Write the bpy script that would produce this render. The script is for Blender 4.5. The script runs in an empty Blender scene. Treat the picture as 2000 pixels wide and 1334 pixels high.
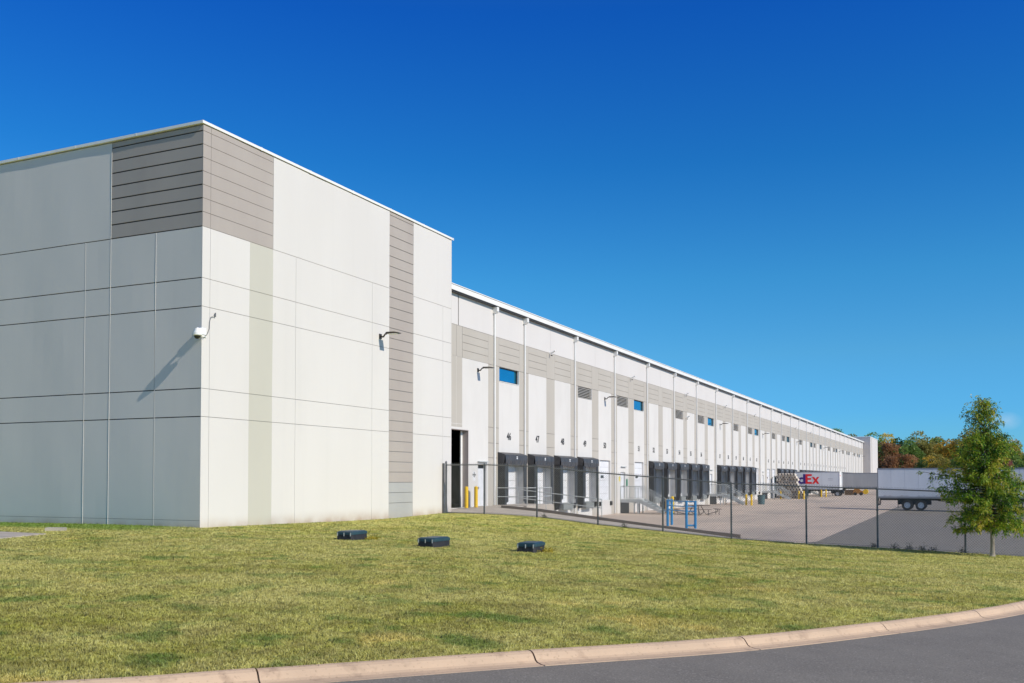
import bpy, math, random
import numpy as np
from mathutils import Vector, Matrix

random.seed(7); rng = np.random.default_rng(11)
scene = bpy.context.scene
col = scene.collection
R = math.radians

# ------------------------------------------------------------------ camera
cam_d = bpy.data.cameras.new('camera'); cam = bpy.data.objects.new('camera', cam_d); col.objects.link(cam)
cam.location = (23.2, -24.987, 1.637)
cam.rotation_euler = (R(90 + 1.627), 0, R(24.98))
cam_d.sensor_width = 36.0; cam_d.lens = 33.92
cam_d.shift_y = 0.1076; cam_d.clip_end = 6000
scene.camera = cam

# ------------------------------------------------------------------ light
SUN = Vector((1.0, -0.165, 0.70)).normalized()
sun_d = bpy.data.lights.new('sun', 'SUN'); sun_d.energy = 4.0; sun_d.angle = R(0.5); sun_d.color = (1.0, 0.925, 0.79)
sun = bpy.data.objects.new('sun', sun_d); col.objects.link(sun)
sun.rotation_euler = (-SUN).to_track_quat('-Z', 'Y').to_euler(); sun.location = (40, -10, 60)
w = bpy.data.worlds.new('World'); scene.world = w; w.use_nodes = True
nt = w.node_tree; nt.nodes.clear()
out = nt.nodes.new('ShaderNodeOutputWorld'); bg = nt.nodes.new('ShaderNodeBackground')
sky = nt.nodes.new('ShaderNodeTexSky'); sky.sky_type = 'NISHITA'; sky.sun_disc = False
sky.sun_elevation = math.asin(SUN.z); sky.sun_rotation = math.atan2(SUN.x, SUN.y)
sky.altitude = 200; sky.air_density = 1.0; sky.dust_density = 0.3; sky.ozone_density = 3.0
tc = nt.nodes.new('ShaderNodeTexCoord'); sep = nt.nodes.new('ShaderNodeSeparateXYZ')
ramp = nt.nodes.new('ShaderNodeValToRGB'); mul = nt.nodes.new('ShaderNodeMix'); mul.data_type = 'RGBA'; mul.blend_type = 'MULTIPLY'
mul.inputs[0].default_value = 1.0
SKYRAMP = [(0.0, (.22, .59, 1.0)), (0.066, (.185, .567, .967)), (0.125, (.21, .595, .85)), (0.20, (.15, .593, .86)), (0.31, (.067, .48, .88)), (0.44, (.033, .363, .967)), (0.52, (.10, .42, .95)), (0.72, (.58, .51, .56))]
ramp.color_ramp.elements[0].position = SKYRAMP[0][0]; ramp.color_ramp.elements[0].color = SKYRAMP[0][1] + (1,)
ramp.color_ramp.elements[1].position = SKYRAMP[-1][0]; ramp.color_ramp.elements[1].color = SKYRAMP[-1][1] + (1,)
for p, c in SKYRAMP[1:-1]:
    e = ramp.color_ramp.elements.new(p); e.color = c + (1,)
L = nt.links.new
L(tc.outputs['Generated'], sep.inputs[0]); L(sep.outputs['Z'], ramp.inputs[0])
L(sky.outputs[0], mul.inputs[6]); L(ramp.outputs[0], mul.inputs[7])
# one faint wisp of cloud low over the trees
vd = nt.nodes.new('ShaderNodeVectorMath'); vd.operation = 'DISTANCE'
CL = Vector((0.0386, 0.998, 0.0536)).normalized(); vd.inputs[1].default_value = CL
vs = nt.nodes.new('ShaderNodeVectorMath'); vs.operation = 'MULTIPLY'; vs.inputs[1].default_value = (1, 1, 1.5)
CLs = (CL.x, CL.y, CL.z * 1.5); vd.inputs[1].default_value = CLs
mr = nt.nodes.new('ShaderNodeMapRange'); mr.inputs[1].default_value = 0.0; mr.inputs[2].default_value = 0.0135; mr.inputs[3].default_value = 0.62; mr.inputs[4].default_value = 0.0
nz = nt.nodes.new('ShaderNodeTexNoise'); nz.inputs['Scale'].default_value = 90; nz.inputs['Detail'].default_value = 5
mm = nt.nodes.new('ShaderNodeMath'); mm.operation = 'MULTIPLY'
cm = nt.nodes.new('ShaderNodeMix'); cm.data_type = 'RGBA'; cm.inputs[7].default_value = (4.2, 5.0, 6.0, 1)
L(tc.outputs['Generated'], vs.inputs[0]); L(vs.outputs[0], vd.inputs[0]); L(vd.outputs['Value'], mr.inputs[0])
L(tc.outputs['Generated'], nz.inputs['Vector']); L(mr.outputs[0], mm.inputs[0]); L(nz.outputs['Fac'], mm.inputs[1])
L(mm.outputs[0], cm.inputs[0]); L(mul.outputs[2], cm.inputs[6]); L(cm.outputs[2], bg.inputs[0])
bg.inputs[1].default_value = 0.15
L(bg.outputs[0], out.inputs[0])
scene.view_settings.view_transform = 'Standard'; scene.view_settings.look = 'None'
scene.view_settings.exposure = 0.0; scene.view_settings.gamma = 1.0

# ------------------------------------------------------------------ materials
def srgb(r, g, b):
    f = lambda v: (v / 255 / 12.92) if v / 255 <= 0.04045 else ((v / 255 + 0.055) / 1.055) ** 2.4
    return (f(r), f(g), f(b), 1.0)

def mat(name, c1, c2=None, scale=3.0, stretch=(1, 1, 1), rough=0.6, metal=0.0, bump=0.0, bscale=40.0, bdist=0.01, detail=6, lo=0.35, hi=0.65, spec=0.5, extra=None):
    m = bpy.data.materials.new(name); m.use_nodes = True
    n = m.node_tree; bs = n.nodes['Principled BSDF']; lk = n.links.new
    c1 = tuple(c1)[:3] + (1,)
    bs.inputs['Roughness'].default_value = rough; bs.inputs['Metallic'].default_value = metal
    bs.inputs['Specular IOR Level'].default_value = spec
    geo = n.nodes.new('ShaderNodeNewGeometry')
    mp = n.nodes.new('ShaderNodeVectorMath'); mp.operation = 'MULTIPLY'; mp.inputs[1].default_value = stretch
    lk(geo.outputs['Position'], mp.inputs[0])
    cur = None
    if c2 is not None:
        c2 = tuple(c2)[:3] + (1,)
        nz = n.nodes.new('ShaderNodeTexNoise'); nz.inputs['Scale'].default_value = scale; nz.inputs['Detail'].default_value = detail
        lk(mp.outputs[0], nz.inputs['Vector'])
        mr = n.nodes.new('ShaderNodeMapRange'); mr.inputs[1].default_value = lo; mr.inputs[2].default_value = hi
        lk(nz.outputs['Fac'], mr.inputs[0])
        mx = n.nodes.new('ShaderNodeMix'); mx.data_type = 'RGBA'; mx.inputs[6].default_value = c1; mx.inputs[7].default_value = c2
        lk(mr.outputs[0], mx.inputs[0]); cur = mx.outputs[2]
        lk(cur, bs.inputs['Base Color'])
    else:
        bs.inputs['Base Color'].default_value = c1
    if bump > 0:
        nb = n.nodes.new('ShaderNodeTexNoise'); nb.inputs['Scale'].default_value = bscale; nb.inputs['Detail'].default_value = 4
        lk(geo.outputs['Position'], nb.inputs['Vector'])
        b = n.nodes.new('ShaderNodeBump'); b.inputs['Strength'].default_value = bump; b.inputs['Distance'].default_value = bdist
        lk(nb.outputs['Fac'], b.inputs['Height']); lk(b.outputs[0], bs.inputs['Normal'])
    if extra: extra(m, n, bs, geo, cur)
    return m

def mixnode(n, a, b, fac):
    mx = n.nodes.new('ShaderNodeMix'); mx.data_type = 'RGBA'
    for sock, v in ((6, a), (7, b)):
        if isinstance(v, tuple): mx.inputs[sock].default_value = v
        else: n.links.new(v, mx.inputs[sock])
    if isinstance(fac, (int, float)): mx.inputs[0].default_value = fac
    else: n.links.new(fac, mx.inputs[0])
    return mx.outputs[2]

def noisefac(n, src, scale, lo, hi, stretch=(1, 1, 1), detail=5, off=(0, 0, 0)):
    mp = n.nodes.new('ShaderNodeMapping'); mp.inputs['Scale'].default_value = stretch; mp.inputs['Location'].default_value = off
    n.links.new(src, mp.inputs[0])
    nz = n.nodes.new('ShaderNodeTexNoise'); nz.inputs['Scale'].default_value = scale; nz.inputs['Detail'].default_value = detail
    n.links.new(mp.outputs[0], nz.inputs['Vector'])
    mr = n.nodes.new('ShaderNodeMapRange'); mr.inputs[1].default_value = lo; mr.inputs[2].default_value = hi
    n.links.new(nz.outputs['Fac'], mr.inputs[0])
    return mr.outputs[0]

def mathn(n, op, a, b=None):
    x = n.nodes.new('ShaderNodeMath'); x.operation = op
    for i, v in enumerate((a, b)):
        if v is None: continue
        if isinstance(v, (int, float)): x.inputs[i].default_value = v
        else: n.links.new(v, x.inputs[i])
    return x.outputs[0]

def wall_dirt(amount=0.5, height=0.5, z0=-0.1, tint=(0.36, 0.24, 0.15, 1)):
    def f(m, n, bs, geo, cur):
        # splashed clay at the foot of the wall, rain streaks higher up
        s = n.nodes.new('ShaderNodeSeparateXYZ'); n.links.new(geo.outputs['Position'], s.inputs[0])
        nf = noisefac(n, geo.outputs['Position'], 1.3, 0.25, 0.75)
        h = n.nodes.new('ShaderNodeMapRange'); h.inputs[1].default_value = z0; h.inputs[2].default_value = z0 + height
        h.inputs[3].default_value = 1.0; h.inputs[4].default_value = 0.0
        n.links.new(s.outputs['Z'], h.inputs[0])
        p = mathn(n, 'POWER', h.outputs[0], 1.8)
        fac = mathn(n, 'MULTIPLY', mathn(n, 'MULTIPLY', p, mathn(n, 'ADD', nf, 0.25)), amount)
        c = mixnode(n, cur, tint, fac)
        st = noisefac(n, geo.outputs['Position'], 1.0, 0.55, 0.8, stretch=(2.2, 2.2, 0.09))
        c = mixnode(n, c, (0.5, 0.49, 0.46, 1), mathn(n, 'MULTIPLY', st, 0.10))
        n.links.new(c, bs.inputs['Base Color'])
    return f

M = {}
M['wall'] = mat('white_wall_paint', (0.70, 0.665, 0.635), (0.675, 0.64, 0.61), 0.35, (1, 1, .35), 0.75, bump=0.12, bscale=55, bdist=0.004, extra=wall_dirt(0.85, 0.55), spec=.3)
M['pit_wall'] = mat('dock_wall_paint', (0.70, 0.672, 0.635), (0.665, 0.636, 0.60), 0.8, (1, 1, .5), 0.75, bump=0.12, bscale=55, bdist=0.004, extra=wall_dirt(0.35, .9, -1.6), spec=.3)
M['taupe'] = mat('taupe_wall_paint', (0.435, 0.385, 0.35), (0.405, 0.355, 0.325), 0.6, (1, 1, .5), 0.75, bump=0.12, bscale=55, bdist=0.004, extra=wall_dirt(0.3, .5), spec=.3)
M['grey_board'] = mat('faded_grey_paint', (0.43, 0.425, 0.415), (0.40, 0.395, 0.385), 0.6, (1, 1, .5), 0.75, extra=wall_dirt(0.3, .4), spec=.3)
M['taupe_dark'] = mat('dark_taupe_wall_paint', (0.235, 0.205, 0.195), (0.205, 0.185, 0.175), 0.6, (1, 1, .5), 0.7, bump=0.1, bscale=55, bdist=0.004, spec=.3)
M['beige'] = mat('beige_wall_paint', (0.56, 0.535, 0.465), (0.54, 0.515, 0.445), 0.5, (1, 1, .4), 0.75, bump=0.12, bscale=55, bdist=0.004, extra=wall_dirt(0.6, .5), spec=.3)
M['beige2'] = mat('greige_pilaster_paint', (0.50, 0.46, 0.405), (0.475, 0.435, 0.38), 0.5, (1, 1, .4), 0.75, extra=wall_dirt(0.3, .5, -1.2), spec=.3)
M['core'] = mat('joint_sealant', (0.26, 0.24, 0.22), rough=0.9)
M['metal_white'] = mat('white_coated_metal', (0.86, 0.85, 0.82), (0.81, 0.80, 0.77), 1.0, rough=0.55)
M['galv'] = mat('galvanised_steel', (0.55, 0.57, 0.56), (0.44, 0.46, 0.45), 3, rough=0.5, metal=0.1)
M['galv_dark'] = mat('weathered_fence_steel', (0.19, 0.195, 0.20), (0.13, 0.13, 0.135), 3, rough=0.5, metal=0.5)
M['wire'] = mat('chain_link_wire', (0.30, 0.31, 0.31), (0.22, 0.22, 0.22), 3, rough=0.5, metal=0.4)
M['black'] = mat('black_dock_fabric', (0.028, 0.030, 0.034), (0.045, 0.046, 0.050), 2.5, rough=0.55, bump=0.5, bscale=5, bdist=0.05)
M['black_head'] = mat('dusty_black_vinyl', (0.05, 0.052, 0.058), (0.075, 0.072, 0.074), 2.0, rough=0.5, bump=0.6, bscale=4, bdist=0.06)
M['liner'] = mat('grey_foam_liner', (0.66, 0.64, 0.60), (0.56, 0.54, 0.50), 2, rough=0.7)
M['rubber'] = mat('black_rubber', (0.02, 0.02, 0.02), (0.035, 0.033, 0.03), 6, rough=0.7)
M['door_white'] = mat('white_door_panel', (0.78, 0.78, 0.80), (0.72, 0.72, 0.73), 1.2, (1, 1, 3), rough=0.5)
M['dark'] = mat('interior_darkness', (0.012, 0.022, 0.026), (0.02, 0.03, 0.034), 1, rough=0.6)  # near-black colour stands in for unlit space behind openings
M['glass_dark'] = mat('dark_door_glass', (0.02, 0.02, 0.022), rough=0.15)
M['glass'] = mat('blue_window_glass', (0.02, 0.36, 0.56), (0.02, 0.40, 0.62), 0.6, rough=0.06, metal=0.9, spec=1.0)
M['bronze'] = mat('bronze_aluminium', (0.045, 0.035, 0.03), rough=0.4, metal=0.3)
M['louver'] = mat('pale_louver_blade', (0.62, 0.60, 0.57), rough=0.5)
M['yellow'] = mat('yellow_bollard_paint', (0.92, 0.58, 0.005), (0.85, 0.52, 0.005), 4, rough=0.5)
M['blue'] = mat('blue_pipe_paint', (0.005, 0.25, 0.56), (0.005, 0.20, 0.46), 5, rough=0.4)
M['ink'] = mat('black_lettering', (0.03, 0.03, 0.03), rough=0.6)
M['sign'] = mat('white_sign_plate', (0.8, 0.8, 0.8), rough=0.5)
M['plastic_grn'] = mat('grey_green_plastic', (0.09, 0.15, 0.16), (0.07, 0.12, 0.13), 4, rough=0.5)
M['box_lid'] = mat('dark_blue_green_lid', (0.018, 0.05, 0.068), (0.025, 0.065, 0.085), 3, rough=0.45)
M['box_side'] = mat('black_box_plastic', (0.018, 0.018, 0.024), (0.03, 0.028, 0.033), 5, rough=0.6)
M['bark'] = mat('pale_bark', (0.42, 0.37, 0.31), (0.24, 0.20, 0.16), 9, (1, 1, .4), rough=0.9, bump=0.5, bscale=30)
M['bark_dark'] = mat('dark_bark', (0.09, 0.075, 0.06), (0.06, 0.05, 0.04), 2, rough=0.9)
M['wood'] = mat('pallet_wood', (0.30, 0.19, 0.10), (0.20, 0.12, 0.06), 6, rough=0.8)
M['table'] = mat('weathered_picnic_wood', (0.17, 0.13, 0.10), (0.11, 0.085, 0.07), 6, rough=0.8)
M['trailer'] = mat('white_trailer_skin', (0.70, 0.72, 0.75), (0.64, 0.66, 0.69), 0.8, (1, 1, .4), rough=0.4)
M['trailer_grey'] = mat('grey_trailer_skin', (0.43, 0.43, 0.43), (0.39, 0.39, 0.39), 0.8, (1, 1, .4), rough=0.4)
M['rail'] = mat('trailer_aluminium_rail', (0.33, 0.33, 0.34), (0.26, 0.26, 0.27), 2, rough=0.4, metal=0.4)
M['chassis'] = mat('black_chassis', (0.02, 0.02, 0.022), rough=0.6)
M['rim'] = mat('steel_wheel_rim', (0.55, 0.58, 0.62), rough=0.3, metal=0.3)
M['purple'] = mat('purple_lettering', (0.045, 0.02, 0.19), rough=0.5)
M['red'] = mat('red_lettering', (0.75, 0.02, 0.025), rough=0.5)
M['roof'] = mat('white_roof_membrane', (0.6, 0.6, 0.6), (0.5, 0.5, 0.5), 1, rough=0.8)
M['roll_end'] = mat('pale_cardboard_roll', (0.78, 0.70, 0.60), (0.62, 0.54, 0.45), 3, rough=0.8)
M['orange'] = mat('orange_machine_paint', (0.5, 0.22, 0.03), (0.35, 0.14, 0.02), 4, rough=0.5)

def concrete_extra(m, n, bs, geo, cur):
    P = geo.outputs['Position']
    st = noisefac(n, P, 0.16, 0.48, 0.72, stretch=(1.0, .32, 1), detail=7)           # tyre-worn grey bands
    c = mixnode(n, cur, (0.25, 0.225, 0.21, 1), mathn(n, 'MULTIPLY', st, 0.6))
    sp = noisefac(n, P, 9, 0.62, 0.72)
    c = mixnode(n, c, (0.2, 0.18, 0.16, 1), mathn(n, 'MULTIPLY', sp, 0.35))
    s = n.nodes.new('ShaderNodeSeparateXYZ'); n.links.new(P, s.inputs[0])
    for ax in ('X', 'Y'):                                                               # saw-cut joints every 4.5 m
        w_ = mathn(n, 'ABSOLUTE', mathn(n, 'SUBTRACT', mathn(n, 'FRACT', mathn(n, 'MULTIPLY', mathn(n, 'ADD', s.outputs[ax], 200.0), 1 / 4.5)), 0.5))
        k = mathn(n, 'LESS_THAN', w_, 0.0035)
        c = mixnode(n, c, (0.12, 0.105, 0.095, 1), mathn(n, 'MULTIPLY', k, 0.8))
    n.links.new(c, bs.inputs['Base Color'])
M['concrete'] = mat('court_concrete', (0.58, 0.465, 0.375), (0.49, 0.40, 0.325), 0.5, rough=0.85, bump=0.2, bscale=30, extra=concrete_extra, detail=9)
M['concrete_pale'] = mat('pale_concrete', (0.50, 0.44, 0.375), (0.41, 0.36, 0.31), 1.2, rough=0.85, bump=0.2, bscale=30, detail=9)
M['concrete_dark'] = mat('weathered_wall_concrete', (0.20, 0.165, 0.14), (0.15, 0.125, 0.105), 1.6, rough=0.9, bump=0.3, bscale=30, detail=9)

def asphalt_extra(m, n, bs, geo, cur):
    P = geo.outputs['Position']
    sp = noisefac(n, P, 48, 0.56, 0.68, detail=3)
    c = mixnode(n, cur, (0.36, 0.33, 0.29, 1), mathn(n, 'MULTIPLY', sp, 0.85))
    sd = noisefac(n, P, 48, 0.42, 0.32, detail=3, off=(3, 9, 0))
    c = mixnode(n, c, (0.03, 0.03, 0.03, 1), mathn(n, 'MULTIPLY', sd, 0.5))
    st = noisefac(n, P, 0.35, 0.5, 0.75, stretch=(1, .4, 1), detail=6)
    c = mixnode(n, c, (0.17, 0.155, 0.145, 1), mathn(n, 'MULTIPLY', st, 0.5))
    n.links.new(c, bs.inputs['Base Color'])
M['asphalt'] = mat('road_asphalt', (0.19, 0.170, 0.142), (0.22, 0.198, 0.165), 1.5, rough=0.85, bump=0.5, bscale=110, bdist=0.006, extra=asphalt_extra)

def curb_extra(m, n, bs, geo, cur):
    P = geo.outputs['Position']
    sp = noisefac(n, P, 5.5, 0.57, 0.75, detail=8)
    c = mixnode(n, cur, (0.26, 0.17, 0.12, 1), mathn(n, 'MULTIPLY', sp, 0.55))
    sq = noisefac(n, P, 30, 0.60, 0.72, detail=3)
    c = mixnode(n, c, (0.20, 0.13, 0.09, 1), mathn(n, 'MULTIPLY', sq, 0.4))
    n.links.new(c, bs.inputs['Base Color'])
M['curb'] = mat('pinkish_kerb_concrete', (0.63, 0.455, 0.31), (0.55, 0.40, 0.275), 1.4, rough=0.85, bump=0.35, bscale=60, bdist=0.004, extra=curb_extra)

def grass_color(n, P, base_scale=1.0):
    a = noisefac(n, P, 0.55, 0.36, 0.66, detail=8)
    c = mixnode(n, (0.62, 0.63, 0.115, 1), (0.80, 0.76, 0.24, 1), a)
    b = noisefac(n, P, 1.7, 0.44, 0.72, detail=6, off=(13, 5, 0))
    c = mixnode(n, c, (0.36, 0.31, 0.10, 1), mathn(n, 'MULTIPLY', b, 0.65))
    g = noisefac(n, P, 1.1, 0.54, 0.64, detail=6, off=(31, 7, 3))
    c = mixnode(n, c, (0.17, 0.33, 0.05, 1), mathn(n, 'MULTIPLY', g, 0.75))
    q = noisefac(n, P, 9.0, 0.46, 0.66, detail=3, off=(3, 15, 8))
    c = mixnode(n, c, (0.26, 0.22, 0.075, 1), mathn(n, 'MULTIPLY', q, 0.52))
    y = noisefac(n, P, 0.9, 0.62, 0.70, detail=4, off=(71, 27, 3))
    c = mixnode(n, c, (0.88, 0.72, 0.20, 1), mathn(n, 'MULTIPLY', y, 0.7))
    k_ = noisefac(n, P, 0.16, 0.45, 0.60, detail=4, off=(11, 2, 1))
    c = mixnode(n, c, (0.86, 0.80, 0.27, 1), mathn(n, 'MULTIPLY', k_, 0.38))
    # greener strip along the end wall
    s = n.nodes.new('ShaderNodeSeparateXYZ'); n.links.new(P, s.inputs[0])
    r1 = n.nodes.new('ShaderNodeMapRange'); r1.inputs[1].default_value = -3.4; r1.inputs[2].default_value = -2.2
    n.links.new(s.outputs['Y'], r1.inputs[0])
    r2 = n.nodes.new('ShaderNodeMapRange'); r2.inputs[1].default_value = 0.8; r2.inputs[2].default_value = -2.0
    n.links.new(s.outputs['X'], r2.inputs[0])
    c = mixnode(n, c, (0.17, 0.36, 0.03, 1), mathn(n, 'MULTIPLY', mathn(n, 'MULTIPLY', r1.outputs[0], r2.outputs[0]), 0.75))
    return c

def lawn_mat():
    m = bpy.data.materials.new('lawn_thatch'); m.use_nodes = True; n = m.node_tree; bs = n.nodes['Principled BSDF']
    geo = n.nodes.new('ShaderNodeNewGeometry'); P = geo.outputs['Position']
    c = grass_color(n, P)
    f = noisefac(n, P, 22, 0.4, 0.62, detail=6)
    c = mixnode(n, c, (0.20, 0.165, 0.07, 1), mathn(n, 'MULTIPLY', f, 0.5))
    n.links.new(c, bs.inputs['Base Color']); bs.inputs['Roughness'].default_value = 0.95; bs.inputs['Specular IOR Level'].default_value = .1
    return m
M['lawn'] = lawn_mat()

def blade_mat():
    m = bpy.data.materials.new('grass_blade'); m.use_nodes = True; n = m.node_tree; bs = n.nodes['Principled BSDF']
    geo = n.nodes.new('ShaderNodeNewGeometry'); P = geo.outputs['Position']
    c = grass_color(n, P)
    at = n.nodes.new('ShaderNodeAttribute'); at.attribute_name = 'tone'
    hs = n.nodes.new('ShaderNodeHueSaturation')
    mr = n.nodes.new('ShaderNodeMapRange'); mr.inputs[3].default_value = 0.40; mr.inputs[4].default_value = 1.55
    n.links.new(at.outputs['Fac'], mr.inputs[0]); n.links.new(mr.outputs[0], hs.inputs['Value'])
    mr2 = n.nodes.new('ShaderNodeMapRange'); mr2.inputs[3].default_value = 1.12; mr2.inputs[4].default_value = 0.82
    n.links.new(at.outputs['Fac'], mr2.inputs[0]); n.links.new(mr2.outputs[0], hs.inputs['Saturation'])
    n.links.new(c, hs.inputs['Color']); n.links.new(hs.outputs[0], bs.inputs['Base Color'])
    bs.inputs['Roughness'].default_value = 0.6; bs.inputs['Specular IOR Level'].default_value = .25
    nm = n.nodes.new('ShaderNodeVectorMath'); nm.operation = 'ADD'; nm.inputs[1].default_value = (0, 0, 3.0)
    n.links.new(geo.outputs['Normal'], nm.inputs[0]); nn_ = n.nodes.new('ShaderNodeVectorMath'); nn_.operation = 'NORMALIZE'
    n.links.new(nm.outputs[0], nn_.inputs[0]); n.links.new(nn_.outputs[0], bs.inputs['Normal'])
    tr = n.nodes.new('ShaderNodeBsdfTranslucent'); n.links.new(hs.outputs[0], tr.inputs[0])
    ms = n.nodes.new('ShaderNodeMixShader'); ms.inputs[0].default_value = 0.35
    o = n.nodes['Material Output']; n.links.new(bs.outputs[0], ms.inputs[1]); n.links.new(tr.outputs[0], ms.inputs[2]); n.links.new(ms.outputs[0], o.inputs[0])
    return m
M['blade'] = blade_mat()

def leaf_mat(name, stops, transl=0.3):
    m = bpy.data.materials.new(name); m.use_nodes = True; n = m.node_tree; bs = n.nodes['Principled BSDF']
    at = n.nodes.new('ShaderNodeAttribute'); at.attribute_name = 'tone'
    cr = n.nodes.new('ShaderNodeValToRGB'); els = cr.color_ramp.elements
    els[0].position = 0; els[0].color = tuple(stops[0]) + (1,); els[1].position = 1; els[1].color = tuple(stops[-1]) + (1,)
    for i, s in enumerate(stops[1:-1]):
        e = els.new((i + 1) / (len(stops) - 1)); e.color = tuple(s) + (1,)
    n.links.new(at.outputs['Fac'], cr.inputs[0]); n.links.new(cr.outputs[0], bs.inputs['Base Color'])
    bs.inputs['Roughness'].default_value = 0.45; bs.inputs['Specular IOR Level'].default_value = .35
    tr = n.nodes.new('ShaderNodeBsdfTranslucent'); n.links.new(cr.outputs[0], tr.inputs[0])
    ms = n.nodes.new('ShaderNodeMixShader'); ms.inputs[0].default_value = transl
    o = n.nodes['Material Output']; n.links.new(bs.outputs[0], ms.inputs[1]); n.links.new(tr.outputs[0], ms.inputs[2]); n.links.new(ms.outputs[0], o.inputs[0])
    return m

# ------------------------------------------------------------------ mesh helpers
class MB:
    def __init__(s): s.v = []; s.f = []; s.mi = []
    def face(s, pts, mi=0):
        b = len(s.v); s.v += [tuple(p) for p in pts]; s.f.append(tuple(range(b, b + len(pts)))); s.mi.append(mi)
    def box(s, x0, x1, y0, y1, z0, z1, mi=0):
        b = len(s.v)
        s.v += [(x0, y0, z0), (x1, y0, z0), (x1, y1, z0), (x0, y1, z0), (x0, y0, z1), (x1, y0, z1), (x1, y1, z1), (x0, y1, z1)]
        for q in ((0, 3, 2, 1), (4, 5, 6, 7), (0, 1, 5, 4), (1, 2, 6, 5), (2, 3, 7, 6), (3, 0, 4, 7)):
            s.f.append(tuple(b + i for i in q)); s.mi.append(mi)
        return s
    def bbox(s, x0, x1, y0, y1, z0, z1, c=0.01, mi=0):       # box with chamfered vertical and top edges
        pts = lambda z, d: [(x0 + c + d, y0 + d, z), (x1 - c - d, y0 + d, z), (x1 - d, y0 + c + d, z), (x1 - d, y1 - c - d, z),
                            (x1 - c - d, y1 - d, z), (x0 + c + d, y1 - d, z), (x0 + d, y1 - c - d, z), (x0 + d, y0 + c + d, z)]
        rings = [pts(z0, 0), pts(z1 - c, 0), pts(z1, c)]
        b = len(s.v)
        for r in rings: s.v += r
        for k in range(2):
            for i in range(8):
                j = (i + 1) % 8
                s.f.append((b + k * 8 + i, b + k * 8 + j, b + k * 8 + 8 + j, b + k * 8 + 8 + i)); s.mi.append(mi)
        s.f.append(tuple(b + 16 + i for i in range(8))); s.mi.append(mi)
        s.f.append(tuple(b + 7 - i for i in range(8))); s.mi.append(mi)
        return s
    def prism(s, poly, axis, a0, a1, mi=0):                    # poly of 2-D points extruded along axis
        def P(p, a):
            return {'x': (a, p[0], p[1]), 'y': (p[0], a, p[1]), 'z': (p[0], p[1], a)}[axis]
        n = len(poly); b = len(s.v)
        s.v += [P(p, a0) for p in poly] + [P(p, a1) for p in poly]
        s.f.append(tuple(b + i for i in reversed(range(n)))); s.f.append(tuple(b + n + i for i in range(n))); s.mi += [mi, mi]
        for i in range(n):
            j = (i + 1) % n; s.f.append((b + i, b + j, b + n + j, b + n + i)); s.mi.append(mi)
        return s
    def tube(s, p, q, r, r2=None, n=8, mi=0, caps=True):
        p = Vector(p); q = Vector(q); d = q - p
        if d.length < 1e-6: return s
        r2 = r if r2 is None else r2
        u = d.orthogonal().normalized(); w_ = d.normalized().cross(u)
        b = len(s.v)
        for c, rr in ((p, r), (q, r2)):
            for i in range(n):
                a = 2 * math.pi * i / n; s.v.append(tuple(c + u * (rr * math.cos(a)) + w_ * (rr * math.sin(a))))
        for i in range(n):
            j = (i + 1) % n; s.f.append((b + i, b + j, b + n + j, b + n + i)); s.mi.append(mi)
        if caps:
            s.f.append(tuple(b + i for i in reversed(range(n)))); s.f.append(tuple(b + n + i for i in range(n))); s.mi += [mi, mi]
        return s
    def path(s, pts, r, n=8, mi=0):
        for a, b in zip(pts[:-1], pts[1:]): s.tube(a, b, r, n=n, mi=mi)
        return s
    def ring(s, c, axis, R_, r_, z0, z1, n=28, mi=0):          # flat annulus solid along axis
        c = Vector(c); ax = {'x': Vector((1, 0, 0)), 'y': Vector((0, 1, 0)), 'z': Vector((0, 0, 1))}[axis]
        u = ax.orthogonal().normalized(); w_ = ax.cross(u); b = len(s.v)
        for (rr, zz) in ((R_, z0), (R_, z1), (r_, z1), (r_, z0)):
            for i in range(n):
                a = 2 * math.pi * i / n; s.v.append(tuple(c + ax * zz + u * rr * math.cos(a) + w_ * rr * math.sin(a)))
        for k in range(4):
            k2 = (k + 1) % 4
            for i in range(n):
                j = (i + 1) % n; s.f.append((b + k * n + i, b + k * n + j, b + k2 * n + j, b + k2 * n + i)); s.mi.append(mi)
        return s
    def mesh(s, name, mats, smooth=False):
        me = bpy.data.meshes.new(name); me.from_pydata(s.v, [], s.f)
        if not isinstance(mats, (list, tuple)): mats = [mats]
        for m in mats: me.materials.append(m)
        if len(mats) > 1: me.polygons.foreach_set('material_index', s.mi)
        if smooth: me.polygons.foreach_set('use_smooth', [True] * len(me.polygons))
        me.update(); me.validate()
        return me
    def build(s, name, mats, parent=None, smooth=False, loc=None):
        return put(s.mesh(name, mats, smooth), name, parent, loc)

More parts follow.
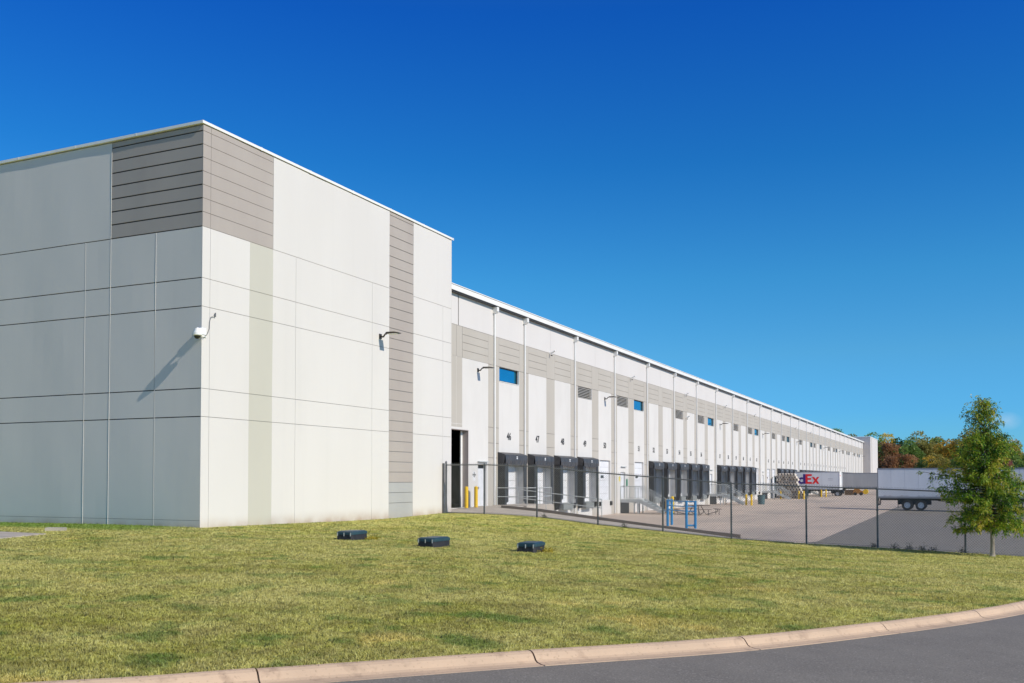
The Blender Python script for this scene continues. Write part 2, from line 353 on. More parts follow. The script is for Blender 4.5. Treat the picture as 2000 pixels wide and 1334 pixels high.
def put(me, name, parent=None, loc=None, rz=None):
    o = bpy.data.objects.new(name, me); col.objects.link(o)
    if parent is not None: o.parent = parent
    if loc is not None: o.location = loc
    if rz is not None: o.rotation_euler = (0, 0, rz)
    return o
def tag(o, label=None, cat=None, group=None, kind=None):
    if label: o['label'] = label
    if cat: o['category'] = cat
    if group: o['group'] = group
    if kind: o['kind'] = kind
    return o
def thing(name, label, cat, loc=(0, 0, 0), rz=0, group=None):
    o = bpy.data.objects.new(name, None); col.objects.link(o); o.location = loc; o.rotation_euler = (0, 0, rz)
    o.empty_display_size = 0.3
    return tag(o, label, cat, group)
def copy_tree(o, parent=None):
    c = o.copy(); col.objects.link(c); c.parent = parent
    for ch in list(o.children): copy_tree(ch, c)
    return c
def text_mesh(s, size, name, m, depth=0.004, bold=0.0, align='CENTER'):
    cu = bpy.data.curves.new(name, 'FONT'); cu.body = s; cu.size = size; cu.extrude = depth; cu.align_x = align; cu.align_y = 'CENTER'
    cu.offset = bold; cu.resolution_u = 4
    o = bpy.data.objects.new(name, cu); col.objects.link(o)
    me = bpy.data.meshes.new_from_object(o.evaluated_get(bpy.context.evaluated_depsgraph_get()))
    bpy.data.objects.remove(o); bpy.data.curves.remove(cu)
    me.name = name; me.materials.clear(); me.materials.append(m)
    return me
def wall_text(s, size, name, m, parent, loc, facing='x', **k):
    me = text_mesh(s, size, name, m, **k)
    o = put(me, name, parent, loc)
    o.rotation_euler = (R(90), 0, R(90) if facing == 'x' else 0)
    return o

# ------------------------------------------------------------------ terrain heights
CURB = [(-48.0, -63.0), (-34, -53.2), (-20, -44.5), (-8, -37.6), (0.0, -32.6), (7.0, -27.4), (12.0, -23.4), (16.2, -19.4), (17.34, -18.0), (19.0, -15.85), (20.65, -13.7), (22.0, -11.25), (23.19, -8.7), (24.15, -6.0),
        (25.1, -2.2), (25.9, 2.5), (26.7, 8.0), (27.5, 14.0), (27.9, 17.1)]
CZ = [.05, .05, .03, .0, .0, .0, -.02, -.05, -.09, -.15, -.22, -.30, -.385, -.48, -.62, -.80, -1.02, -1.28, -1.40]
ctrl = [(-60, 0, .05), (-30, 0, .03), (-10, 0, 0), (-4, 0, .03), (0, 0, 0), (0, 6, -.07), (0, 12, -.12), (0, 16, -.05), (0, 17.4, -.04), (2.3, 16.7, -.06), (5.07, 16.7, -.16), (8.1, 16.7, -.46), (11.2, 16.7, -.70),
        (14.2, 16.7, -.94), (17.3, 16.7, -1.06), (20.1, 16.7, -1.15), (23.3, 16.7, -1.26), (27, 16.7, -1.38)] + [(x, y, z) for (x, y), z in zip(CURB, CZ)]
CP = np.array(ctrl)
def tps_k(r): return np.where(r > 1e-9, r * r * np.log(np.maximum(r, 1e-9)), 0.0)
def tps_fit(P):
    n = len(P); d = np.hypot(P[:, None, 0] - P[None, :, 0], P[:, None, 1] - P[None, :, 1])
    A = np.zeros((n + 3, n + 3)); A[:n, :n] = tps_k(d) + np.eye(n) * 0.5; A[:n, n] = 1; A[:n, n + 1:] = P[:, :2]; A[n:, :n] = A[:n, n:].T
    return np.linalg.solve(A, np.concatenate([P[:, 2], np.zeros(3)]))
TW = tps_fit(CP)
def hgt(x, y):
    x = np.atleast_1d(np.asarray(x, float)); y = np.atleast_1d(np.asarray(y, float))
    o = np.full(x.shape, TW[-3]) + TW[-2] * x + TW[-1] * y
    for i in range(len(CP)): o += TW[i] * tps_k(np.hypot(x - CP[i, 0], y - CP[i, 1]))
    return o
def hz(x, y): return float(hgt(x, y)[0])

def resample(pts, step):
    # Catmull-Rom through pts, resampled evenly
    P = [np.array(p, float) for p in pts]; P = [2 * P[0] - P[1]] + P + [2 * P[-1] - P[-2]]
    o = []
    for i in range(1, len(P) - 2):
        for t in np.linspace(0, 1, 12, endpoint=False):
            a, b, c, d = P[i - 1:i + 3]
            o.append(0.5 * ((2 * b) + (-a + c) * t + (2 * a - 5 * b + 4 * c - d) * t ** 2 + (-a + 3 * b - 3 * c + d) * t ** 3))
    o.append(P[-2]); o = np.array(o)
    L_ = np.concatenate([[0], np.cumsum(np.hypot(*np.diff(o, axis=0).T))])
    n = int(L_[-1] / step) + 1; s_ = np.linspace(0, L_[-1], n)
    return np.stack([np.interp(s_, L_, o[:, 0]), np.interp(s_, L_, o[:, 1])], 1)

cl = resample(CURB, 0.25)
tan = np.gradient(cl, axis=0); tan /= np.hypot(tan[:, 0], tan[:, 1])[:, None]
nor = np.stack([tan[:, 1], -tan[:, 0]], 1)                     # towards the road

# ---- ground to the horizon, and the lawn
g = MB(); g.face([(-3000, -3000, -2.3), (3000, -3000, -2.3), (3000, 3000, -2.3), (-3000, 3000, -2.3)])
M['field'] = mat('distant_field', (0.10, 0.11, 0.035), (0.14, 0.12, 0.05), 0.05, rough=0.95)
tag(g.build('ground', M['field']), kind='structure')

def sheet(name, mat_, A, B, nsub, zf, kind='structure'):
    A = np.asarray(A); B = np.asarray(B); n = len(A)
    t = np.linspace(0, 1, nsub + 1)
    XY = A[:, None, :] * (1 - t)[None, :, None] + B[:, None, :] * t[None, :, None]
    X = XY[..., 0].ravel(); Y = XY[..., 1].ravel(); Z = zf(X, Y)
    me = bpy.data.meshes.new(name)
    me.vertices.add(len(X)); me.vertices.foreach_set('co', np.stack([X, Y, Z], 1).ravel())
    i, j = np.meshgrid(np.arange(n - 1), np.arange(nsub), indexing='ij'); a = i * (nsub + 1) + j
    q = np.stack([a, a + nsub + 1, a + nsub + 2, a + 1], -1).reshape(-1, 4)
    me.loops.add(q.size); me.loops.foreach_set('vertex_index', q.ravel()); me.polygons.add(len(q))
    me.polygons.foreach_set('loop_start', np.arange(len(q)) * 4); me.polygons.foreach_set('loop_total', np.full(len(q), 4))
    me.materials.append(mat_); me.update(); me.validate()
    o = put(me, name); o['kind'] = kind
    return o
# lawn: ruled from the kerb back edge to the building line / fence line
nA = len(cl)
far_pts = [(-70, 0.3), (-0.1, 0.3), (-0.1, 17.15), (28.2, 17.15)]
# pair by arc fraction: the kerb bend near the camera sees the tower corner
key_s = [0.0, 0.54, 0.84, 1.0]
fr = np.linspace(0, 1, nA)
far = np.stack([np.interp(fr, key_s, [p[0] for p in far_pts]), np.interp(fr, key_s, [p[1] for p in far_pts])], 1)
sheet('lawn', M['lawn'], cl, far, 70, lambda X, Y: hgt(X, Y))

# ---- kerb: rolled profile swept along the line, joints every 3.05 m
prof = [(-0.02, -0.10), (-0.02, 0.006), (0.02, 0.014), (0.07, 0.010), (0.11, -0.008), (0.14, -0.038), (0.165, -0.068), (0.20, -0.084), (0.28, -0.092), (0.355, -0.090), (0.355, -0.2)]
zc = hgt(cl[:, 0], cl[:, 1])
arc = np.concatenate([[0], np.cumsum(np.hypot(*np.diff(cl, axis=0).T))])
# phase so that one joint falls on (17.34,-18.0)
s0 = arc[np.argmin(np.hypot(cl[:, 0] - 17.34, cl[:, 1] + 18.0))]
kb = MB(); JL = 2.82
k0 = int(-s0 // JL) + 1; k1 = int((arc[-1] - s0) // JL)
for k in range(k0, k1):
    a, b = s0 + k * JL + 0.009, s0 + (k + 1) * JL - 0.009
    if b > arc[-1] or a < 0: continue
    ss = np.linspace(a, b, 13)
    px = np.interp(ss, arc, cl[:, 0]); py = np.interp(ss, arc, cl[:, 1]); pz = np.interp(ss, arc, zc)
    nx = np.interp(ss, arc, nor[:, 0]); ny = np.interp(ss, arc, nor[:, 1])
    dz = random.uniform(-.004, .004)
    base = len(kb.v); m_ = len(prof)
    for i in range(13):
        for (d, z) in prof: kb.v.append((px[i] + nx[i] * d, py[i] + ny[i] * d, pz[i] + z + dz))
    for i in range(12):
        for j in range(m_ - 1):
            kb.f.append((base + i * m_ + j, base + i * m_ + j + 1, base + (i + 1) * m_ + j + 1, base + (i + 1) * m_ + j)); kb.mi.append(0)
    kb.f.append(tuple(base + j for j in range(m_))); kb.mi.append(0)
    kb.f.append(tuple(base + 12 * m_ + j for j in reversed(range(m_)))); kb.mi.append(0)
tag(kb.build('kerb', M['curb'], smooth=False), kind='structure')
jb = MB()                                                     # dark sealant bed under the joints
for i in range(0, nA - 4, 4):
    a, b = i, i + 4
    def P_(i_, d, z): return (cl[i_, 0] + nor[i_, 0] * d, cl[i_, 1] + nor[i_, 1] * d, zc[i_] + z)
    for (d0, z0_), (d1, z1_) in zip(prof[:-1], prof[1:]):
        jb.face([P_(a, d0, z0_ - .022), P_(a, d1, z1_ - .022), P_(b, d1, z1_ - .022), P_(b, d0, z0_ - .022)])
tag(jb.build('kerb_bed', mat('joint_dirt', (0.05, 0.035, 0.025), rough=0.95)), kind='structure')

# ---- road
offs = cl + nor * 0.34; offs2 = cl + nor * 10.5
z_edge = zc - 0.097
def road_z(X, Y):
    n_ = nA; return np.repeat(z_edge, len(X) // n_)
sheet('road', M['asphalt'], offs, offs2, 20, road_z)
off3 = cl + nor * 60
sheet('verge', M['lawn'], offs2, off3, 4, lambda X, Y: road_z(X, Y) - 0.01)

# ---- drive-in ramp, court
RX = [-3.0, -.58, 1.88, 5.82, 9.03, 13.0, 30]
RZ = [0.05, 0.05, -.14, -.59, -.92, -1.34, -1.60]
EX = [-3.0, 0.0, 2.3, 5.07, 8.11, 11.16, 14.19, 17.31, 20.09, 23.3, 28, 160]
EZ = [-.04, -.05, -.09, -.20, -.50, -.74, -.98, -1.10, -1.19, -1.31, -1.45, -1.8]
def edge_z(x): return np.interp(x, EX, EZ)
def ramp_z(x, y=24.0):
    t = np.clip((np.asarray(y) - 17.2) / 6.8, 0, 1)
    return edge_z(x) * (1 - t) + np.interp(x, RX, RZ) * t
def court_z(x, y):
    far_ = np.maximum(-1.14 - 0.0145 * (x + 2), -1.80)
    t = np.clip((y - 17.1) / 7.0, 0, 1)
    return np.where(x < 13.04, np.minimum(far_, -1.14), edge_z(x) * (1 - t) + far_ * t)
ys = np.concatenate([np.linspace(17.0, 24, 15), np.linspace(25, 50, 26), np.linspace(55, 330, 40)])
def court_sheet(name, m_, x0, x1, ylo, nsub, lift=0.0):
    yy = ys[ys >= ylo]; A = np.stack([np.full(len(yy), x0), yy], 1); B = np.stack([np.full(len(yy), x1), yy], 1)
    return sheet(name, m_, A, B, nsub, lambda X, Y: court_z(X, Y) + lift)
court_sheet('truck_court', M['concrete'], -2.4, 13.05, 23.6, 12)
ys0 = ys
court_sheet('truck_court_outer', M['concrete'], 13.05, 16.75, 17.0, 6)
court_sheet('asphalt_lot', M['asphalt'], 16.75, 160, 17.0, 60)
xs = np.linspace(-2.2, 13.06, 40)
sheet('ramp', M['concrete_pale'], np.stack([xs, np.full(40, 17.25)], 1), np.stack([xs, np.full(40, 24.05)], 1), 8, lambda X, Y: ramp_z(X, Y))
xs = np.linspace(-2.2, 0.0, 8)
sheet('ramp_apron', M['concrete_pale'], np.stack([xs, np.full(8, 24.05)], 1), np.stack([xs, np.full(8, 26.3)], 1), 4, lambda X, Y: ramp_z(X))
# thin edge kerb between lawn and ramp
ek = MB(); xs = np.linspace(-1.9, 16.7, 40)
for a, b in zip(xs[:-1], xs[1:]):
    za, zb = edge_z(a) + .05, edge_z(b) + .05; y0, y1 = 17.08, 17.26
    ek.face([(a, y0, za), (b, y0, zb), (b, y1, zb), (a, y1, za)]); ek.face([(a, y0, za - .4), (b, y0, zb - .4), (b, y0, zb), (a, y0, za)]); ek.face([(b, y1, zb - .4), (a, y1, za - .4), (a, y1, za), (b, y1, zb)])
tag(ek.build('ramp_kerb', M['concrete_pale']), kind='structure')

# lawn slabs by the end wall
def slab(name, poly, h, m_):
    b = MB(); n = len(poly); top = [(x, y, hz(x, y) + h) for x, y in poly]; bot = [(x, y, z - .15) for x, y, z in top]
    b.face(top)
    for i in range(n):
        j = (i + 1) % n; b.face([bot[i], bot[j], top[j], top[i]])
    return b.build(name, m_)
tag(slab('concrete_path', [(-9.0, -5.2), (-2.8, -5.27), (-.83, -5.33), (-.09, -7.36), (.6, -9.5), (-9, -12)][::-1], 0.03, M['concrete_pale']), kind='structure')
tag(slab('utility_cover', [(-2.75, -3.7), (-2.45, -4.05), (-1.9, -3.75), (-2.2, -3.45)], 0.09, M['concrete_pale']), 'small pale concrete cover slab set in the grass by the grey end wall', 'cover')

# ================================================================== WAREHOUSE
WH = thing('warehouse', 'long white and taupe tilt-up concrete warehouse with numbered dock doors', 'warehouse')
XF = -1.99                        # dock facade plane
HB = 4.3935; Y0 = 22.09           # half-bay module
TOPZ = 13.69
def yj(j): return Y0 + j * HB
def court_at(y, x=XF): return float(court_z(np.array([x]), np.array([y]))[0])

GAP = 0.016
def wobble(u, v, s=0.0045):
    return s * (math.sin(u * 1.7 + 0.6 * math.sin(v * .9)) + 0.7 * math.sin(u * .63 + v * .41 + 1.3) + 0.5 * math.sin(v * 1.3 + u * 2.9))

def panel(mb, plane, u0, u1, z0, z1, x0=0.0, th=0.03, gap=GAP, mi=0, wob=False, gu0=None, gu1=None, gz0=None, gz1=None):
    """flat concrete panel; plane 'x' faces +X (u is y), plane 'y' faces -Y (u is x)"""
    a0 = u0 + (gap / 2 if gu0 is None else gu0); a1 = u1 - (gap / 2 if gu1 is None else gu1)
    b0 = z0 + (gap / 2 if gz0 is None else gz0); b1 = z1 - (gap / 2 if gz1 is None else gz1)
    if plane == 'x' and not wob:
        mb.box(x0 - th, x0, a0, a1, b0, b1, mi); return
    if plane == 'y' and not wob:
        mb.box(a0, a1, x0, x0 + th, b0, b1, mi); return
    nu = max(1, int((a1 - a0) / 0.5)); nv = max(1, int((b1 - b0) / 0.5)); base = len(mb.v)
    for i in range(nu + 1):
        for j in range(nv + 1):
            u = a0 + (a1 - a0) * i / nu; v = b0 + (b1 - b0) * j / nv; o = wobble(u, v)
            mb.v.append((x0 + o, u, v) if plane == 'x' else (u, x0 - o, v))
    for i in range(nu):
        for j in range(nv):
            k = base + i * (nv + 1) + j
            q = (k, k + nv + 1, k + nv + 2, k + 1); mb.f.append(q if plane == 'x' else q); mb.mi.append(mi)
    def rim(p, q):
        pa, pb = mb.v[p], mb.v[q]
        sh = (lambda t: (t[0] - th, t[1], t[2])) if plane == 'x' else (lambda t: (t[0], t[1] + th, t[2]))
        mb.face([pa, pb, sh(pb), sh(pa)], mi)
    for j in range(nv):
        rim(base + j, base + j + 1); rim(base + nu * (nv + 1) + j + 1, base + nu * (nv + 1) + j)
    for i in range(nu):
        rim(base + (i + 1) * (nv + 1), base + i * (nv + 1)); rim(base + i * (nv + 1) + nv, base + (i + 1) * (nv + 1) + nv)

# --- tower side wall (faces +X)
ZB = -0.6
ub = [0.0, 0.38, 2.41, 3.69, 5.06, 10.40, 11.77, 13.86, 16.71, 17.60]
zb = [ZB, 3.75, 4.705, 7.49, 8.46, 10.21]
white = MB(); beige = MB(); tau = MB(); faded = MB()
for i in range(len(ub) - 1):
    u0, u1 = ub[i], ub[i + 1]
    if i == 6: continue
    tgt = beige if i == 2 else white
    # colour changes without joints meet flush: 2 mm apart only
    g0 = 0.0 if i == 0 else (0.001 if i in (2, 3) else (0.006 if i in (1, 4, 5, 8) else GAP / 2))
    g1 = 0.001 if i in (1, 2) else (0.006 if i in (0, 3, 4, 7) else GAP / 2)
    if i == 8: g1 = 0.0
    for k in range(len(zb) - 1):
        panel(tgt, 'x', u0, u1, zb[k], zb[k + 1], wob=True, gu0=g0, gu1=g1)
    if i == 3: panel(white, 'x', 3.69, 11.77, 10.21, TOPZ, wob=True)
    if i == 7: panel(white, 'x', 13.86, 17.60, 10.21, TOPZ, wob=True, gu1=0.0)
gz = [10.21, 10.71, 11.18, 11.64, 12.10, 12.57, 13.02, 13.48, TOPZ]
for a, b in ((0.0, 0.38), (0.38, 3.69)):
    for k in range(len(gz) - 1):
        panel(tau, 'x', a, b, gz[k], gz[k + 1], wob=True, gu0=0.0 if a == 0 else .006, gu1=.006 if a == 0 else None)
tau.build('corner_boarding', M['taupe'], WH); tau = MB()
bands = [ZB] + [0.56 + .4635 * k for k in range(29)] + [TOPZ]
bands = [b for b in bands if b < TOPZ - .02] + [TOPZ]
for k in range(len(bands) - 1):
    panel(faded if k < 3 else tau, 'x', 11.77, 13.86, bands[k], bands[k + 1], x0=-0.002, wob=False, gz0=.014, gz1=.014)
white.build('side_wall', M['wall'], WH); beige.build('beige_wall_strip', M['beige'], WH)
tau.build('board_strip', M['taupe'], WH); faded.build('faded_boarding', M['grey_board'], WH)

# --- end wall (faces -Y), continues out of frame to the left
white = MB(); dark = MB()
xb = [0.0, -2.10, -4.25, -5.50]
x_ = -5.5
for w_ in (5.35, 2.1, 2.15, 1.25, 5.35, 1.25, 2.15, 2.1, 5.35, 2.1, 2.15, 1.25, 5.35, 1.25, 2.15, 5.35, 5.35, 5.35, 5.35):
    x_ -= w_; xb.append(x_)
ze = [ZB, 0.24, 3.75, 4.705, 7.49, 8.46, 10.21]
for i in range(len(xb) - 1):
    a, b = xb[i + 1], xb[i]
    for k in range(len(ze) - 1):
        panel(white, 'y', a, b, ze[k], ze[k + 1], wob=True, gap=0.034, gu1=(0.0 if i == 0 else None), gz1=.005 if k == 0 else None, gz0=.005 if k == 1 else None)
for k in range(len(gz) - 1):
    panel(dark, 'y', -4.25, 0.0, gz[k], gz[k + 1], wob=True, gap=0.048, gu1=0.0)
tx = [-4.25] + [xb[-1]]
panel(white, 'y', xb[-1], -4.25, 10.21, TOPZ, wob=True, gap=0.03)
sb = MB()
for x in xb[1:-1]:
    for (za, zb_) in ((ZB, 10.20),) + (((10.22, TOPZ),) if abs(x + 4.25) < .01 else ()):
        sb.prism([(x - .002, .004), (x + .014, .004), (x + .012, -.006), (x + .002, -.009)], 'z', za, zb_)
sb.build('joint_bead', M['pit_wall'], WH)
white.build('end_wall', M['wall'], WH); dark.build('dark_boarding', M['taupe'], WH)
XL = xb[-1]
core = MB(); core.box(XL, -0.028, 0.032, 17.57, ZB, TOPZ - .01)
core.build('wall_core', mat('sunlit_joint_filler', (.36, .34, .32), rough=.9), WH)  # joint colour lightened for the sunlit side wall
core = MB(); core.box(XL, -0.031, 0.0275, 0.0315, ZB, TOPZ - .01); core.build('shaded_joint_backing', mat('shaded_joint', (.05, .05, .055), rough=.9), WH)  # near-black copy puts the end wall's shade into its joints
cop = MB()
cop.box(XL - .05, 0.05, -0.09, 17.65, TOPZ + .02, TOPZ + 0.115)
for k in range(1, 7): cop.box(0.048, 0.056, k * 2.95 - .03, k * 2.95 + .03, TOPZ + .005, TOPZ + 0.127)
for k in range(1, 12): cop.box(-k * 3.0 - .03, -k * 3.0 + .03, -0.096, -0.088, TOPZ + .022, TOPZ + 0.118)
cop.build('coping', M['metal_white'], WH)
# short return wall of the tower towards the docks
rt = MB(); rt.box(-1.985, 0.0, 17.575, 17.60, ZB, TOPZ); rt.build('return_wall', M['wall'], WH)

# --- dock facade: stepped panels, pilasters, band
NJ = 55
ZT = 11.92
PW = 0.72
recess = 0.0
pit = MB(); wh = MB(); pil = MB(); band = MB(); fcore = MB()
openings = {}
WIN = [1, 7, 13, 19, 25, 31, 34, 40, 46, 52]
LOU = [4, 6, 10, 12, 16, 18, 22, 24, 28, 32, 37, 39, 43, 45, 49, 51]
STAIR = [6, 13, 20, 27]
PLAIN = [5, 7, 19, 21, 22]
SHEL = [1, 2, 3, 4, 8, 9, 10, 11, 12, 14, 15, 16, 17, 18, 23, 24, 25, 26] + list(range(28, 54))
def holes_wall(mb, u0, u1, z0, z1, holes, x0, th, mi=0):
    us = sorted(set([u0, u1] + [h[0] for h in holes] + [h[1] for h in holes]))
    zs = sorted(set([z0, z1] + [h[2] for h in holes] + [h[3] for h in holes]))
    for a, b in zip(us[:-1], us[1:]):
        for c, d in zip(zs[:-1], zs[1:]):
            cu, cz = (a + b) / 2, (c + d) / 2
            if any(h[0] < cu < h[1] and h[2] < cz < h[3] for h in holes): continue
            mb.face([(x0, a, c), (x0, b, c), (x0, b, d), (x0, a, d)], mi)
    for h in holes:                                         # reveals
        a, b, c, d = h
        mb.face([(x0, a, c), (x0, a, d), (x0 - th, a, d), (x0 - th, a, c)], mi); mb.face([(x0, b, d), (x0, b, c), (x0 - th, b, c), (x0 - th, b, d)], mi)
        mb.face([(x0, a, d), (x0, b, d), (x0 - th, b, d), (x0 - th, a, d)], mi); mb.face([(x0, b, c), (x0, a, c), (x0 - th, a, c), (x0 - th, b, c)], mi)
for j in range(NJ):
    a, b = yj(j) + PW, yj(j + 1) - PW; c = (a + b) / 2
    zc_ = court_at(c) - 0.4
    holes = []
    if j == 0: holes = [(20.9, 23.27, 0.05, 4.40), (24.45, 25.55, 0.07, 2.45)]; a = 20.2
    elif j in STAIR: holes = [(c - .55, c + .55, -0.0, 2.2)]
    elif j in PLAIN or j in SHEL: holes = [(c - 1.24, c + 1.24, 0.0, 3.10)]
    if j in WIN: holes.append((a + .05, b - .05, 7.55, 8.418))
    if j in LOU: holes.append((a + .03, b - .03, 7.57, 8.418))
    holes_wall(wh, a, b, zc_, 8.42, holes, XF, 0.22)
    # band with three grooves above the bay
    bb = [8.42, 8.86, 9.29, 9.73, 10.16]
    a2 = yj(j) + (PW if j else .43)
    for k in range(4): panel(band, 'x', a2, b, bb[k], bb[k + 1], x0=XF, gap=.02)
    band.build('taupe_band', M['beige2'], WH); band = MB()
    wh.build('bay_wall', M['pit_wall'], WH); wh = MB()
pz = [-2.2, 2.90, 3.77, 4.70, 8.42, 10.16]
panel(pil, 'x', 20.2, 21.82, 4.51, 4.70, x0=XF + .001, gap=.02); panel(pil, 'x', 21.82, 22.51, 4.51, 4.70, x0=XF + .001, gap=.02)
for j in range(0, NJ + 1):
    y = yj(j); lo_ = 1.26 if j == 0 else PW
    for k in range(len(pz) - 1):
        z0_, z1_ = pz[k], pz[k + 1]
        if j == 0:
            if k < 3: continue
            panel(pil, 'x', 20.2, y - .27, z0_, z1_, x0=XF + .001, gap=.02); panel(pil, 'x', y - .27, y + .42, z0_, z1_, x0=XF + .001, gap=.02); continue
        panel(pil, 'x', y - PW, y + PW, z0_, z1_, x0=XF + .001, gap=.02, gu0=0.0, gu1=0.0)
    pil.build('pilaster_strip', M['beige2'], WH); pil = MB()
top = MB()
for j in range(-1, NJ):
    y0_, y1_ = (17.6, 22.0) if j == -1 else (yj(j), yj(j + 1))
    top.box(XF - .03, XF, y0_ + .006, y1_ - .006, 10.17, ZT)
top.build('upper_wall', M['wall'], WH)
bl = MB(); bl.box(XF - .03, XF - .0, 17.6, 20.19, -.6, 10.16); bl.build('hidden_bay_wall', M['wall'], WH)
fc = MB()
fc.box(XF - 0.5, XF - 0.235, 26.5, yj(NJ), -3.0, 4.59); fc.box(XF - .5, XF - .235, 17.6, yj(NJ), 4.6, ZT - .02)
fc.box(XF - .5, XF - .235, 23.6, 24.3, -1, 4.6); fc.box(XF - .5, XF - .235, 24.3, 26.5, -1, 4.6)
fc.build('inner_core', M['core'], WH)
core2 = MB(); core2.box(XF - .1, XF - .032, 26.0, yj(NJ), 8.43, ZT - .01); core2.box(XF - .1, XF - .032, 17.6, 26.0, 8.43, ZT - .01)
core2.build('band_core', M['core'], WH)
# opening interior behind the drive-in door
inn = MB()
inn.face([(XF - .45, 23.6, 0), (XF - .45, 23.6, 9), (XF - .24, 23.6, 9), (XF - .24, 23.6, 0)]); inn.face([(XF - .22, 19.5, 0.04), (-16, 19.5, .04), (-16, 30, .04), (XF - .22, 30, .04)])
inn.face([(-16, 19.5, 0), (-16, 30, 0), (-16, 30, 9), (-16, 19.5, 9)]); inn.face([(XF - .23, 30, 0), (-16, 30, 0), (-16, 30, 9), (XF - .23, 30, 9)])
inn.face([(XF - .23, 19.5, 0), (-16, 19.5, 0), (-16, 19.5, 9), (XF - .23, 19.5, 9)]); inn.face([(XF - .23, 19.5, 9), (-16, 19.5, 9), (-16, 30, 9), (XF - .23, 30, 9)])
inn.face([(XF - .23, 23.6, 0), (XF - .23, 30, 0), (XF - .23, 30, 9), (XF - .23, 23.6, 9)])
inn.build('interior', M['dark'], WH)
lm = bpy.data.materials.new('lit_tube'); lm.use_nodes = True
lm.node_tree.nodes['Principled BSDF'].inputs['Emission Color'].default_value = (.8, .95, 1, 1); lm.node_tree.nodes['Principled BSDF'].inputs['Emission Strength'].default_value = 1.2
for (y, z) in ((26.4, 4.62), (26.0, 3.4), (26.5, 3.4)):
    MB().box(-9.0, -8.8, y, y + .3, z, z + .05).build('interior_lamp', lm, WH)
# drive-in door frame
fr_ = MB(); fr_.box(XF - .36, XF + .004, 23.235, 23.268, 0.06, 4.365); fr_.box(XF - .36, XF + .004, 20.9, 23.268, 4.366, 4.398); fr_.box(XF - .42, XF - .365, 23.05, 23.26, 0.06, 4.36, 1)
fr_.build('door_frame', [mat('grey_door_frame', (.40, .34, .315), rough=.6), M['metal_white']], WH)

# --- parapet, gutter, downspouts
gt = MB()
yE = yj(NJ) + .2
gt.box(XF - .3, XF + .30, 17.62, yE, ZT + .02, ZT + .30)                    # gutter trough fascia
gt.build('gutter', M['metal_white'], WH)
re = MB(); re.box(XF - .6, XF + .34, 17.62, yE, ZT + .305, ZT + .345); re.build('roof_edge', M['metal_white'], WH)
so = MB(); so.box(XF + .002, XF + .24, 17.62, yE, ZT - .05, ZT + .018); so.build('soffit_angle', M['bronze'], WH)
rf = MB(); rf.box(-78, XF - .61, 17.7, yE - .2, ZT - .4, ZT + .18); rf.box(XL + .2, -.3, .3, 17.3, TOPZ - .8, TOPZ - .3); rf.build('roof', M['roof'], WH)
dsm = MB().box(0.02, .115, -.055, .055, -13.0, -0.42).box(0.0, .02, -.05, .05, -3.0, -2.95).mesh('downspout', M['metal_white'])
chm = MB().prism([(0.0, -.05), (.30, -.05), (.30, -.30), (.17, -.42), (0.0, -.42)], 'y', -.13, .13).mesh('conductor_head', M['metal_white'])
for y in [yj(1)] + [30.876 + 8.787 * k for k in range(27)]:
    d = put(dsm, 'downspout', WH, (XF, y, ZT + .0)); put(chm, 'conductor_head', d, (0.0, 0, 0))

# --- windows and louvres
def window_at(j):
    a, b = yj(j) + PW + .06, yj(j + 1) - PW - .06
    o = MB(); z0_, z1_ = 7.56, 8.41
    for (u0, u1, v0, v1) in ((a, b, z0_, z0_ + .05), (a, b, z1_ - .05, z1_), (a, a + .05, z0_ + .05, z1_ - .05), (b - .05, b, z0_ + .05, z1_ - .05)):
        o.box(XF - .20, XF - .12, u0, u1, v0, v1)
    w_ = o.build('window', M['bronze'], WH)
    MB().box(XF - .19, XF - .17, a + .05, b - .05, z0_ + .05, z1_ - .05).build('pane', M['glass'], w_)
    MB().box(XF - .1, XF + .03, a - .02, b + .02, 7.515, 7.548).build('sill', M['metal_white'], w_)
for j in WIN: window_at(j)
for j in LOU:
    a, b = yj(j) + PW + .04, yj(j + 1) - PW - .04
    o = MB(); o.box(XF - .21, XF - .20, a, b, 7.58, 8.41, 1)
    for k in range(7):
        z = 7.60 + k * .115; o.prism([(XF - .14, z + .07), (XF - .12, z + .075), (XF + .005, z + .012), (XF + .0, z)], 'y', a, b)
    o.build('louvre_vent', [M['louver'], M['dark']], WH)

# --- dock positions
side_m = {}
def side_mesh(s):
    m = MB()
    m.box(0.005, .45, *sorted((s * 1.30, s * 1.62)), -0.12, 2.62, 0)
    # tapering bottom flap
    m.prism([(0.01, -.12), (.42, -.12), (.34, -.42), (.06, -.48)], 'y', *sorted((s * 1.34, s * 1.60)), mi=0)
    m.box(0.005, .44, *sorted((s * 1.285, s * 1.299)), -0.05, 2.6, 1)
    # loose curtain edge
    m.box(.451, .475, *sorted((s * 1.12, s * 1.60)), 0.25, 2.58, 0)
    return m.mesh('side_curtain', [M['black'], M['liner']])
sL, sR = side_mesh(-1), side_mesh(1)
hm = MB()
hm.prism([(0.005, 2.62), (0.40, 2.62), (.50, 3.10), (.40, 3.15), (0.005, 3.26)], 'y', -1.64, 1.64, 0)
nn = 16                                                       # sagging front curtain
base = len(hm.v)
for i in range(nn + 1):
    u = -1.60 + 3.2 * i / nn; t = i / nn * 2 - 1
    dip = 2.50 + (0.10 * abs(t) ** 3) + .012 * math.sin(i * 2.1)
    hm.v += [(.505, u, 3.10), (.53 + .02 * math.sin(i * 1.9), u, 2.8), (.50 + .025 * math.sin(i * 2.7 + 1), u, dip)]
for i in range(nn):
    k = base + 3 * i
    for q in ((k + 1, k + 4, k + 3, k), (k + 2, k + 5, k + 4, k + 1)): hm.f.append(q); hm.mi.append(0)
hm_ = hm.mesh('head_curtain', [M['black_head']], smooth=False)
